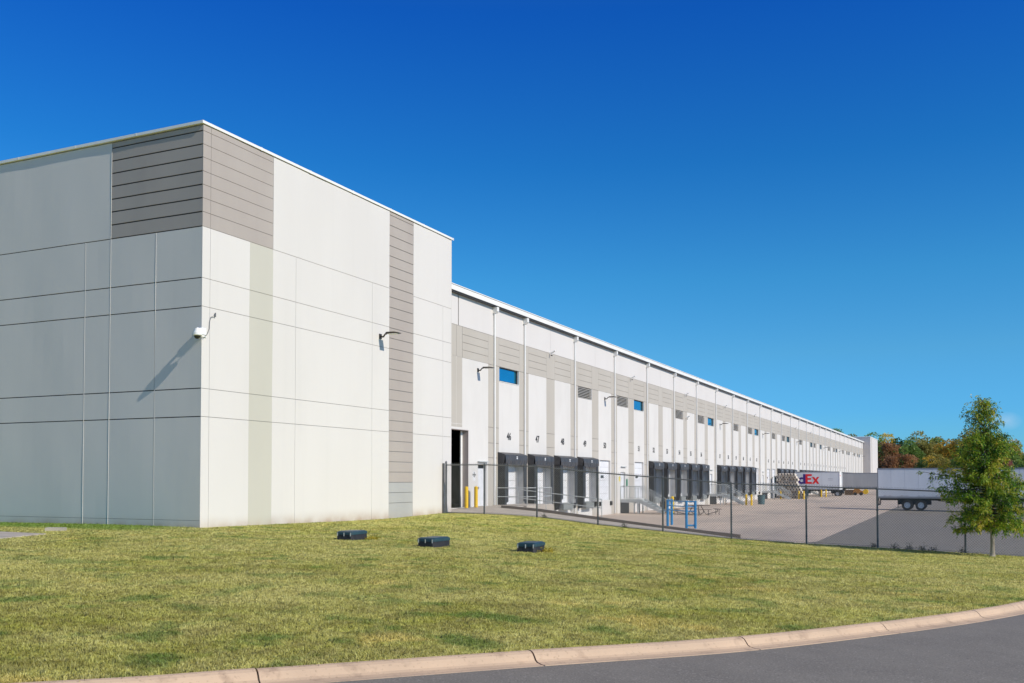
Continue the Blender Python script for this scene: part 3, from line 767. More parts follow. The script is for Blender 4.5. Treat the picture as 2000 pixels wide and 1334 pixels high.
tagm = MB().box(.535, .545, -.09, .09, 2.96, 3.02).box(.535, .545, -.09, .09, 2.86, 2.92).mesh('curtain_tag', M['sign'])
doorm = MB()
for k in range(6): doorm.box(-.18, -.14, -1.23, 1.23, 0.005 + k * .515, 0.505 + k * .515)
doorm_ = doorm.mesh('dock_door', M['door_white'])
dwm = MB().box(-.139, -.125, -.62, -.33, 1.72, 1.93).box(-.139, -.125, -.27, .02, 1.72, 1.93).mesh('door_window', M['glass_dark'])
levm = MB().box(0.0, .40, -.85, .85, -.50, -.08).box(.01, .2, -1.0, 1.0, -.07, -.015).box(.401, .42, -.6, .6, -.48, -.44).mesh('dock_leveller', mat('leveller_grey', (.27, .28, .265), (.22, .23, .22), 2, rough=.5))
bmm = MB().box(0.0, .14, -.13, .13, -.42, -.10).mesh('bumper', M['rubber'])
openm = MB().box(-.2, -.19, -1.23, 1.23, 0.005, 3.09).mesh('dark_doorway_sheet', M['dark'])  # flat dark sheet stands in for the unlit inside of an open dock
number = 46; NUM = {}
for j in range(1, 55):
    if j in STAIR or j in (0, 6): continue
    NUM[j] = number; number += 1
OPEN = {8, 11, 12, 14, 16, 18, 24, 26}
for j in range(1, 54):
    c = yj(j + .5)
    if j in SHEL:
        s = thing_part = bpy.data.objects.new('dock_shelter', hm_); col.objects.link(s); s.parent = WH; s.location = (XF, c + .05 * 0, 0)
        put(sL, 'side_curtain', s); put(sR, 'side_curtain', s)
        if j < 28: put(tagm, 'curtain_tag', s)
    if j in SHEL or j in PLAIN:
        if j in OPEN: put(openm, 'dark_doorway_sheet', WH, (XF, c, 0))
        else:
            d = put(doorm_, 'dock_door', WH, (XF, c, 0)); put(dwm, 'door_window', d)
        if j not in (1,) and j not in PLAIN: put(levm, 'dock_leveller', WH, (XF, c, 0))
        if j > 1 and j < 28:
            for s_ in (-1, 1): put(bmm, 'bumper', WH, (XF, c + s_ * 1.25, 0))
    if j in NUM and j < 45:
        wall_text(str(NUM[j]), 0.60, 'bay_number', M['ink'], WH, (XF + .006, c - .05, 4.23), bold=.018)
# ordinary doors
pd = MB().box(-.16, -.11, -.52, .52, 0.005, 2.17).mesh('personnel_door', M['door_white'])
hd = MB().box(-.109, -.05, .36, .44, .98, 1.1).mesh('door_handle', M['bronze'])
for j in STAIR:
    d = put(pd, 'personnel_door', WH, (XF, yj(j + .5), 0)); put(hd, 'door_handle', d)
d = put(pd, 'personnel_door', WH, (XF, 25.0, .08)); put(hd, 'door_handle', d, (0, -.78, 0))
# signs beside the doors
sg = MB().box(0, .012, -.16, .16, 0, .52).mesh('notice_sign', M['sign'])
def notice(y, z, lines, size=.1):
    s = put(sg, 'notice_sign', WH, (XF, y, z))
    for k, t in enumerate(lines):
        o = put(text_mesh(t, size, 'sign_text', M['ink'], bold=.004), 'sign_text', s, (.017, 0, .44 - k * .11)); o.rotation_euler = (R(90), 0, R(90))
notice(23.95, 1.55, ['46', 'DOOR', '45'], .13)
# small canopy bars over the doors
cb = MB().box(0, .14, -.62, .62, 0, .05).mesh('door_canopy', M['galv'])
for y, z in ((25.0, 2.62), (yj(6.5), 2.62), (yj(13.5), 2.62), (yj(20.5), 2.62)): put(cb, 'door_canopy', WH, (XF, y, z))
ysg = MB().box(0, .012, -.17, .17, -.2, .2).mesh('yellow_notice', mat('yellow_sign', (.75, .62, .05), rough=.5))
gsg = MB().box(0, .05, -.17, .17, -.28, .28).mesh('green_notice', mat('green_sign', (.02, .22, .12), rough=.5))
put(ysg, 'yellow_notice', WH, (XF, yj(6.5) - .9, 1.65)); put(gsg, 'green_notice', WH, (XF, yj(6.5) + .95, 1.35))

# --- far corner block
fb = MB(); yA, yB = yj(NJ) + .2, yj(NJ) + 26
fb.box(-40, 0, yA, yB, -2.5, 13.45); fb.build('far_block_wall', M['wall'], WH)
fs = MB(); fs.box(0.0, .012, yA + 3.5, yA + 5.5, -2.5, 13.4); fs.build('far_block_strip', M['beige2'], WH)
fe = MB(); fe.box(-8, -0.0, yA - .012, yA, -2.5, 13.42); fe.build('far_block_end', mat('shaded_end_face', (.52, .49, .475), (.48, .455, .44), .5, rough=.75), WH)  # wall paint darkened: shade of the end face put into its colour
fcp = MB(); fcp.box(-40.1, .06, yA - .06, yB + .1, 13.45, 13.65); fcp.build('far_coping', M['metal_white'], WH)

# ================================================================== wall lamps and cameras
def lamp_meshes():
    a = MB(); a.box(0, .03, -.09, .09, -.10, .12)
    a.path([(.02, 0, .02), (.16, 0, -.02), (.26, 0, .10), (.42, 0, .13)], .035)
    h = MB(); h.prism([(.36, .12), (.42, .17), (.80, .16), (.98, .125), (.98, .10), (.40, .09)], 'y', -.17, .17)
    h.box(.45, .90, -.14, .14, .075, .092, 1)
    return a.mesh('bracket', M['bronze']), h.mesh('lamp_head', [M['bronze'], M['sign']])
lb, lh = lamp_meshes()
def wall_lamp(x, y, z, label):
    o = thing('wall_lamp', label, 'wall lamp', (x, y, z), 0, 'flat-headed lamps fixed to the warehouse walls')
    put(lb, 'bracket', o); put(lh, 'lamp_head', o)
wall_lamp(0.006, 11.02, 7.92, 'dark flat wall lamp on the tall corner block beside its taupe board strip')
LAMPS = {0.53: 'dark wall lamp above the open drive-in doorway', 5.49: 'dark wall lamp above dock number 50', 14.5: 'dark wall lamp above dock number 57, first of the far-off row',
         20.5: 'small dark wall lamp above the third metal staircase', 27.5: 'small dark wall lamp above the white trailer with red and purple letters', 35.5: 'tiny wall lamp high above the grey trailer, fourth from the far corner block',
         41.6: 'tiny wall lamp on the far facade, third from the far corner block', 48.4: 'tiny wall lamp on the far facade, second from the far corner block', 54.1: 'tiny wall lamp right beside the far corner block'}
for j, lab in LAMPS.items(): wall_lamp(XF + .003, yj(j), 7.9, lab)
cb_ = MB().box(0, .03, -.06, .06, -.08, .08).path([(.02, 0, 0), (.22, 0, .02)], .02, n=6).mesh('bracket', M['metal_white'])
ch_ = MB().tube((.16, 0, -.05), (.42, 0, .10), .05, .06, n=10).box(.14, .2, -.03, .03, -.18, -.05).mesh('camera_head', M['metal_white'])
cg_ = MB().tube((.155, 0, -.053), (.16, 0, -.05), .045, n=10).box(.12, .22, -.05, .05, -.24, -.18).mesh('lens', M['bronze'])
CAMS = [(3, 'between docks 47 and 48'), (7, 'left of the window over dock 51'), (11, 'above the gap between docks 54 and 55'), (15, 'above the gap between docks 57 and 58'), (19, 'left of the blue window over dock 62'),
        (23, 'above the rolls beside the lettered trailer'), (27, 'above the lettered trailer'), (31, 'near the far end of the taupe band')]
for j, where in CAMS:
    o = thing('security_camera', 'small white security camera on the taupe band ' + where, 'camera', (XF + .003, yj(j) - .2, 10.2), 0, 'cameras along the taupe band')
    put(cb_, 'bracket', o); put(ch_, 'camera_head', o); put(cg_, 'lens', o)
o = thing('security_camera', 'small white camera on the wall between docks 54 and 55, below the louvres', 'camera', (XF + .003, yj(11.04), 7.9), 0, 'cameras along the taupe band')
put(cb_, 'bracket', o); put(ch_, 'camera_head', o); put(cg_, 'lens', o)
# big dome camera on the near corner
o = thing('dome_camera', 'white dome security camera on the near building corner with its cable up the sunny wall', 'camera', (0, 0, 6.5))
b = MB(); b.bbox(-.20, .012, -.035, -.008, -.06, .26); b.bbox(.008, .035, -.035, .20, -.06, .26); b.bbox(-.1, .10, -.16, -.036, .0, .22, .02)
b.path([(.0, -.12, .16), (.10, -.30, .17), (.13, -.34, .12)], .045); b.build('bracket', M['metal_white'], o)
h = MB(); h.tube((.14, -.35, .16), (.14, -.35, .02), .09, .13, 20); h.tube((.14, -.35, .02), (.14, -.35, -.06), .155, .155, 20); h.tube((.14, -.35, -.06), (.14, -.35, -.08), .15, .12, 20); h.build('housing', M['metal_white'], o, smooth=False)
dm = MB(); prev = None
for k in range(5):
    a0, a1 = k * math.pi / 10, (k + 1) * math.pi / 10
    dm.tube((.14, -.35, -.081 - .11 * math.sin(a0)), (.14, -.35, -.081 - .11 * math.sin(a1)), .11 * math.cos(a0), max(.002, .11 * math.cos(a1)), 18, caps=False)
dm.build('dome', M['glass_dark'], o, smooth=True)
cbp = MB(); cbp.path([(.10, -.20, .0), (.16, .02, -.02), (.05, .16, 0), (.03, .26, .10), (.025, .33, .25), (.025, .35, .50), (.03, .40, .66), (.07, .50, .72), (.06, .60, .72)], .011, 6); cbp.tube((.05, .60, .70), (.05, .60, .84), .022); cbp.build('cable', M['galv_dark'], o)

# ================================================================== RAMP WALL, RAILINGS, STAIRS
WX, WZ = [-.58, 1.88, 5.82, 9.03, 13.0], [.18, .01, -.44, -.79, -1.16]
def wt(x): return float(np.interp(x, WX, WZ))
b = MB(); xs = np.linspace(-.3, 13.05, 24)
for a, c in zip(xs[:-1], xs[1:]):
    t0, t1 = [wt(v) for v in (a, c)]
    for (ya, yb_) in ((24.0, 24.22),):
        b.face([(a, ya, t0), (c, ya, t1), (c, yb_, t1), (a, yb_, t0)]); b.face([(a, ya, t0 - 1.6), (c, ya, t1 - 1.6), (c, ya, t1), (a, ya, t0)]); b.face([(c, yb_, t1 - 1.6), (a, yb_, t0 - 1.6), (a, yb_, t0), (c, yb_, t1)])
b.face([(13.05, 24.0, -2.5), (13.05, 24.22, -2.5), (13.05, 24.22, -1.165), (13.05, 24.0, -1.165)]); b.face([(-.3, 24.22, -1.5), (-.3, 24, -1.5), (-.3, 24, .16), (-.3, 24.22, .16)])
o = b.build('retaining_kerb_wall', M['concrete_dark']); tag(o, 'low brown concrete kerb wall sloping down beside the ramp to the truck court', 'low wall')
b = MB(); b.bbox(XF + .02, .25, 26.32, 30.35, -1.5, .10, .02); b.bbox(XF + .02, .05, 24.23, 26.31, -1.5, .07, .02)
tag(b.build('landing_slab', M['concrete_pale']), 'raised pale concrete landing in front of dock 46', 'landing')

o = thing('guard_rail', 'long two-bar galvanised guard rail running down the ramp wall', 'railing')
for x in (.70, 2.4, 4.0, 5.65):
    MB().tube((x, 24.11, wt(x)), (x, 24.11, wt(x) + .98), .022).build('post', M['galv'], o)
for h in (.50, .97): MB().path([(.70, 24.11, wt(.70) + h), (5.65, 24.11, wt(5.65) + h)], .024).build('rail', M['galv'], o)
o = thing('guard_rail', 'short galvanised guard rail around the landing at dock 46', 'railing')
for (x, y) in ((-1.75, 26.5), (0.18, 26.5), (0.18, 28.4), (.18, 30.2)):
    MB().tube((x, y, .10), (x, y, 1.14), .022).build('post', M['galv'], o)
for h in (.6, 1.12): MB().path([(-1.75, 26.5, .10 + h - .1), (.18, 26.5, h), (.18, 30.2, h)], .024).build('rail', M['galv'], o)

def stair_proto(lab, y, big=True):
    z0 = court_at(y + .7, 0) ; H = -z0 - .02
    o = thing('steel_stair', lab, 'staircase', (XF, y, 0), 0, 'galvanised staircases up to the dock doors')
    pl = MB(); pl.box(.02, 1.55, 0, 1.5, -.06, -.02); pl.box(.02, 1.55, -.03, .0, -.26, -.0); pl.box(.02, 1.55, 1.5, 1.53, -.26, 0); pl.box(1.55, 1.58, -.03, 1.53, -.26, -.0)
    pl.build('platform', M['galv'], o)
    n = 7; run = .29
    for s in (0, 1):
        yy = -.03 if s == 0 else 1.5
        MB().prism([(1.585, -.02), (1.585, -.27), (1.585 + n * run, -H - .02), (1.585 + n * run + .12, -H - .02), (1.585 + n * run + .12, -H + .12), (1.72, -.02)], 'y', yy, yy + .03).build('stringer', M['galv'], o)
    for k in range(n - 1):
        MB().box(1.60 + k * run, 1.60 + (k + 1) * run, .002, 1.498, -.02 - (k + 1) * H / n - .035, -.02 - (k + 1) * H / n).build('step', M['galv'], o)
    for x in (1.18, 1.48):
        for yy in (.06, 1.42): MB().box(x - .045, x + .045, yy - .04, yy + .04, -H, -.27).build('leg', M['galv'], o)
    for yy in (-.015, 1.515):
        r = MB(); r.path([(.05, yy, 1.05), (1.58, yy, 1.05), (1.585 + n * run, yy, 1.05 - H)], .028, 6)
        r.tube((.05, yy, 0), (.05, yy, 1.05), .024, n=6); r.tube((1.57, yy, 0), (1.57, yy, 1.05), .021, n=6); r.tube((.80, yy, 0), (.80, yy, 1.05), .021, n=6)
        r.path([(.05, yy, .1), (1.58, yy, .1), (1.585 + n * run, yy, .12 - H)], .014, 5)
        r.tube((1.585 + n * run, yy, -H), (1.585 + n * run, yy, 1.06 - H), .021, n=6)
        for k in range(1, 13): r.tube((.05 + k * .118, yy, .1), (.05 + k * .118, yy, 1.05), .010, n=4)
        for k in range(1, 14):
            x = 1.6 + k * .145; r.tube((x, yy, .1 - (x - 1.585) * H / (n * run)), (x, yy, 1.05 - (x - 1.585) * H / (n * run)), .010, n=4)
        r.path([(1.25, yy + (.06 if yy > 0 else .06), .88), (1.62, yy + .06, .86), (1.60 + n * run, yy + .06, .86 - H)], .018, 6)
        r.build('railing', M['galv'], o)
    MB().box(.03, .75, .01, .03, -H + .02, -.27).build('dark_panel', mat('dark_under_stair', (.07, .075, .075), (.10, .10, .10), 30, rough=.6), o) if big else None  # plain dark sheet below the stair platform
    return o
STL = {6: 'nearest galvanised steel staircase, up to the door between docks 50 and 51', 13: 'galvanised steel staircase between docks 56 and 57, behind the picnic table', 20: 'galvanised steel staircase behind the green bin', 27: 'farthest steel staircase, below the white trailer with red and purple letters'}
for j in STAIR: stair_proto(STL[j], yj(j + .5) - .75, j < 21)

# ---- bollards
bolm = MB(); bolm.tube((0, 0, 0), (0, 0, 1.12), .105, n=18, caps=False)
for k in range(4):
    a0, a1 = k * math.pi / 8, (k + 1) * math.pi / 8
    bolm.tube((0, 0, 1.12 + .07 * math.sin(a0)), (0, 0, 1.12 + .07 * math.sin(a1)), .105 * math.cos(a0), max(.001, .105 * math.cos(a1)), n=18, caps=False)
bolm = bolm.mesh('bollard', M['yellow'], smooth=True)
def bollard(x, y, z, lab, s=1.0):
    o = put(bolm, 'bollard', None, (x, y, z)); o.scale = (s, s, s); tag(o, lab, 'bollard', 'yellow steel bollards'); return o
bollard(-1.45, 22.0, .05, 'yellow bollard standing in front of the dark open drive-in doorway', 1.0)
bollard(-1.55, 23.35, .05, 'yellow bollard between the drive-in doorway and the white door with notices', 1.0)
bollard(1.2, 52.4, court_at(52.4, 1.2), 'left yellow bollard behind the blue pipe frame')
bollard(1.95, 51.4, court_at(51.4, 1.95), 'thick yellow bollard right behind the blue pipe frame', 1.22)
bollard(2.05, 80.4, court_at(80, 2), 'left one of the two yellow bollards left of the green bin')
bollard(2.65, 80.2, court_at(80, 2), 'right one of the two yellow bollards left of the green bin')
bollard(2.35, 115.7, court_at(115, 2), 'left one of the two yellow bollards in front of the stack of rolls')
bollard(3.05, 115.5, court_at(115, 2), 'right one of the two yellow bollards in front of the stack of rolls')
bollard(.3, 112.9, court_at(113, 0), 'yellow bollard half hidden behind the third steel staircase')
bollard(3.2, 133.0, court_at(148, 2), 'left one of the two yellow bollards under the end of the lettered trailer')
bollard(3.9, 133.0, court_at(148, 2), 'right one of the two yellow bollards under the end of the lettered trailer')
b = MB(); b.tube((0, 0, 0), (0, 0, .95), .06, n=12); o = b.build('steel_post', M['chassis'], None, loc=(-1.85, 22.95, .05)); tag(o, 'short dark steel post beside the drive-in doorway jamb', 'post')

# ---- blue pipe frame
o = thing('pipe_frame', 'blue painted pipe guard frame with four posts beside the low ramp wall', 'guard frame', (0, 0, 0))
P4 = [(6.62, 33.48), (8.33, 31.5), (8.82, 31.68), (6.50, 34.85)]
for x, y in P4:
    zc_ = float(court_z(np.array([x]), np.array([y]))[0])
    p = MB(); p.tube((x, y, zc_ - .02), (x, y, zc_ + 1.62), .078, n=14); p.tube((x, y, zc_ + 1.62), (x, y, zc_ + 1.65), .078, .03, n=14); p.build('post', M['blue'], o)
for h in (.95, 1.22, 1.52):
    for k in (0, 1, 3):
        (xa, ya), (xc, yc) = P4[k], P4[(k + 1) % 4]
        MB().tube((xa, ya, -1.22 + h), (xc, yc, -1.22 + h), .032, n=8).build('rail', M['blue'], o)
MB().tube((8.35, 31.45, -1.12), (8.85, 31.75, -1.12), .055, n=10).build('foot_rail', M['blue'], o)
b = MB(); b.tube((0, 0, 0), (0, 0, .9), .24, .28, 16); b.tube((0, 0, .9), (0, 0, .96), .30, .30, 16)
tag(b.build('waste_bin', M['chassis'], None, loc=(.75, 52.9, court_at(52, .7))), 'black bin standing behind the blue pipe frame at the stair foot', 'bin')
b = MB(); b.tube((0, 0, 0), (0, 0, 1.0), .36, .42, 18); b.tube((0, 0, 1.0), (0, 0, 1.06), .46, .46, 18)
o = thing('waste_bin', 'round grey-green rubbish bin standing near the dock wall', 'bin', (2.75, 85.3, court_at(85, 2.7)))
b.build('body', M['plastic_grn'], o); MB().tube((0, 0, 1.061), (0, 0, 1.075), .38, .36, 18).build('liner', M['chassis'], o)

# ---- picnic table
pt = thing('picnic_table', 'brown picnic table with attached bench seats on the truck court', 'picnic table', (3.9, 51.6, court_at(51.6, 3.9)), R(20))
MB().prism([(1.1 * math.cos(a * math.pi / 4 + .39), 1.1 * math.sin(a * math.pi / 4 + .39)) for a in range(8)], 'z', .74, .79).build('table_top', M['table'], pt)
for k in range(4):
    a = k * math.pi / 2 + .2; c, s = math.cos(a), math.sin(a)
    q = [(1.55 * c - .6 * s, 1.55 * s + .6 * c), (1.85 * c - .6 * s, 1.85 * s + .6 * c), (1.85 * c + .6 * s, 1.85 * s - .6 * c), (1.55 * c + .6 * s, 1.55 * s - .6 * c)]
    MB().prism(q[::-1], 'z', .44, .48).build('seat', M['table'], pt)
    f = MB(); f.path([(.3 * c, .3 * s, .74), (.75 * c, .75 * s, .02), (1.7 * c, 1.7 * s, .25), (1.7 * c, 1.7 * s, .44)], .025, 6); f.tube((1.7 * c - .4 * s, 1.7 * s + .4 * c, .44), (1.7 * c - .4 * s, 1.7 * s + .4 * c, 0), .022); f.tube((1.7 * c + .4 * s, 1.7 * s - .4 * c, .44), (1.7 * c + .4 * s, 1.7 * s - .4 * c, 0), .022)
    f.build('leg_frame', M['chassis'], pt)

# ================================================================== VALVE BOXES ON THE LAWN
def valve_box(x, y, rz, lab, s=1.0):
    o = thing('utility_box', lab, 'utility box', (x, y, hz(x, y) - .02), rz, 'dark plastic utility boxes in the lawn')
    L_, W_, H_ = .56 * s, .86 * s, .27
    b = MB(); n0 = 8
    def rr(l, w_, z, c=.05): return [(-l + c, -w_, z), (l - c, -w_, z), (l, -w_ + c, z), (l, w_ - c, z), (l - c, w_, z), (-l + c, w_, z), (-l, w_ - c, z), (-l, -w_ + c, z)]
    def loft(b, rings, mi=0):
        base = len(b.v)
        for r in rings: b.v += r
        for k in range(len(rings) - 1):
            for i in range(8):
                j = (i + 1) % 8; b.f.append((base + k * 8 + i, base + k * 8 + j, base + (k + 1) * 8 + j, base + (k + 1) * 8 + i)); b.mi.append(mi)
        b.f.append(tuple(base + (len(rings) - 1) * 8 + i for i in range(8))); b.mi.append(mi)
    loft(b, [rr(L_ / 2, W_ / 2, -.05), rr(L_ / 2 - .01, W_ / 2 - .01, H_ - .09)]); b.build('body', M['box_side'], o)
    l = MB(); loft(l, [rr(L_ / 2 + .005, W_ / 2 + .005, H_ - .088), rr(L_ / 2 + .002, W_ / 2 + .002, H_ - .02), rr(L_ / 2 - .05, W_ / 2 - .05, H_ + .012)]); l.build('lid', M['box_lid'], o)
    for k in (-.22, .0, .22): MB().box(-.012 + k, .012 + k, -W_ / 2 - .014, -W_ / 2 - .004, H_ - .13, H_ - .03).build('latch', M['galv'], o)
valve_box(6.93, -1.2, R(2), 'dark utility box in the lawn nearest the building, with yellow weed at its right side')
valve_box(10.06, -1.85, R(-3), 'dark utility box in the middle of the row in the lawn')
valve_box(12.75, -1.35, R(3), 'dark utility box in the lawn farthest from the building, sunk lowest in the grass', .95)

# ================================================================== CHAIN-LINK FENCE
FY = 16.7
PX = [0.20, 2.30, 5.07, 8.11, 11.16, 14.19, 17.31, 20.09, 23.30, 26.6]
FZ = [-.06, -.06, -.16, -.46, -.70, -.94, -1.06, -1.15, -1.27, -1.40]
HF = 2.42
def fz(x): return float(np.interp(x, PX, FZ))
fe_ = thing('chain_link_fence', 'tall chain-link fence with grey steel posts along the back of the lawn', 'fence')
for i, x in enumerate(PX):
    r = .038 if i else .05
    p = MB(); p.tube((x, FY, fz(x) - .1), (x, FY, fz(x) + HF + (.12 if i == 0 else .0)), r, n=12)
    p.tube((x, FY, fz(x) + HF + (.12 if i == 0 else 0)), (x, FY, fz(x) + HF + .05 + (.12 if i == 0 else 0)), r + .008, .01, n=12)
    for h in (.3, .9, 1.5, 2.1): p.tube((x, FY, fz(x) + h), (x, FY, fz(x) + h + .03), r + .006, n=12)
    p.build('post', M['galv_dark'], fe_)
p = MB(); p.box(.02, .10, FY - .04, FY + .04, -.2, 2.42); p.build('wall_post', M['galv_dark'], fe_)
rl = MB(); rl.path([(x, FY, fz(x) + HF - .03) for x in PX], .026, 10); rl.build('top_rail', M['galv_dark'], fe_)
tw = MB(); tw.path([(x, FY - .04, fz(x) + .08) for x in PX], .006, 4); tw.build('tension_wire', M['galv_dark'], fe_)
wm = MB(); pit_ = 0.104; RW = 0.0040; Xa, Xb = PX[0], PX[-1]
Hm = HF + .025
def ribbon(x0, h0, x1, h1, oy):
    # each wire follows the sloping ground line, split at posts
    xs_ = [x0] + [p_ for p_ in PX if min(x0, x1) < p_ < max(x0, x1)] + [x1]
    xs_ = sorted(xs_) if x1 > x0 else sorted(xs_, reverse=True)
    pts = [(x, FY - .045 + oy, fz(x) + .04 + (h0 + (h1 - h0) * (x - x0) / (x1 - x0))) for x in xs_]
    for a, b_ in zip(pts[:-1], pts[1:]): wm.tube(a, b_, RW, n=3, caps=False)
slope = 1.0
k = 0; x = Xa - Hm
while x < Xb:
    for s_ in (1, -1):
        a, b_ = (x, x + Hm)
        xa, xb_ = max(a, Xa), min(b_, Xb)
        if xb_ - xa > .02:
            ha, hb = (xa - a), (xb_ - a)
            if s_ == 1: ribbon(xa, ha, xb_, hb, .003)
            else: ribbon(xa, Hm - ha, xb_, Hm - hb, -.003)
    x += pit_
wm.build('wire_mesh', M['wire'], fe_)

# weeds along the fence foot
weedm = leaf_mat('weed_leaf', [(.02, .03, .012), (.05, .07, .02), (.09, .07, .03)])
def leaf_cloud(pts, dirs, length, width, tones, name, m, droop=0.3):
    """many leaf-sized diamond faces; pts (n,3), dirs (n,3)"""
    n = len(pts)
    d = dirs / np.linalg.norm(dirs, axis=1)[:, None]
    up = rng.normal(size=(n, 3)); side = np.cross(d, up); side /= np.linalg.norm(side, axis=1)[:, None] + 1e-9
    L_ = (length * rng.uniform(.6, 1.25, n))[:, None]; W_ = (width * rng.uniform(.7, 1.3, n))[:, None]
    nrm = np.cross(d, side)
    v = np.stack([pts, pts + d * L_ * .5 + side * W_ * .5 + nrm * L_ * .06, pts + d * L_ + np.array([0, 0, -1.]) * L_ * droop, pts + d * L_ * .5 - side * W_ * .5 + nrm * L_ * .06], 1).reshape(-1, 3)
    me = bpy.data.meshes.new(name); me.vertices.add(4 * n); me.vertices.foreach_set('co', v.ravel())
    me.loops.add(4 * n); me.loops.foreach_set('vertex_index', np.arange(4 * n)); me.polygons.add(n)
    me.polygons.foreach_set('loop_start', np.arange(n) * 4); me.polygons.foreach_set('loop_total', np.full(n, 4))
    at = me.attributes.new('tone', 'FLOAT', 'POINT'); at.data.foreach_set('value', np.repeat(tones, 4).astype(np.float32))
    me.materials.append(m); me.update()
    return me
WD = [(19.9, 'dark weed clump at the foot of the fence post left of the long trailer wheels'), (20.75, 'low dark weed by the fence, under the trailer tail'), (21.25, 'dark weed by the fence, in line with the trailer wheels'), (21.75, 'dark weed by the fence, right of the trailer wheels'), (22.15, 'spiky dark weed by the fence left of the young tree'),
      (23.2, 'dark weed clump at the foot of the fence post next to the young tree'), (5.4, 'small weed at the foot of the fence below dock 47'), (9.3, 'small weed by the fence below dock 50')]
for x, lab in WD:
    n = 95; p = rng.normal(size=(n, 3)) * [.08, .04, .10]; p[:, 2] = np.abs(p[:, 2]); dd = rng.normal(size=(n, 3)) * [1, .6, .4] + [0, 0, .9]
    me = leaf_cloud(p, dd, .09, .022, rng.uniform(0, 1, n), 'weed', weedm)
    tag(put(me, 'weed', None, (x, 16.85, hz(x, 16.85))), lab, 'weed', 'weeds along the fence foot')

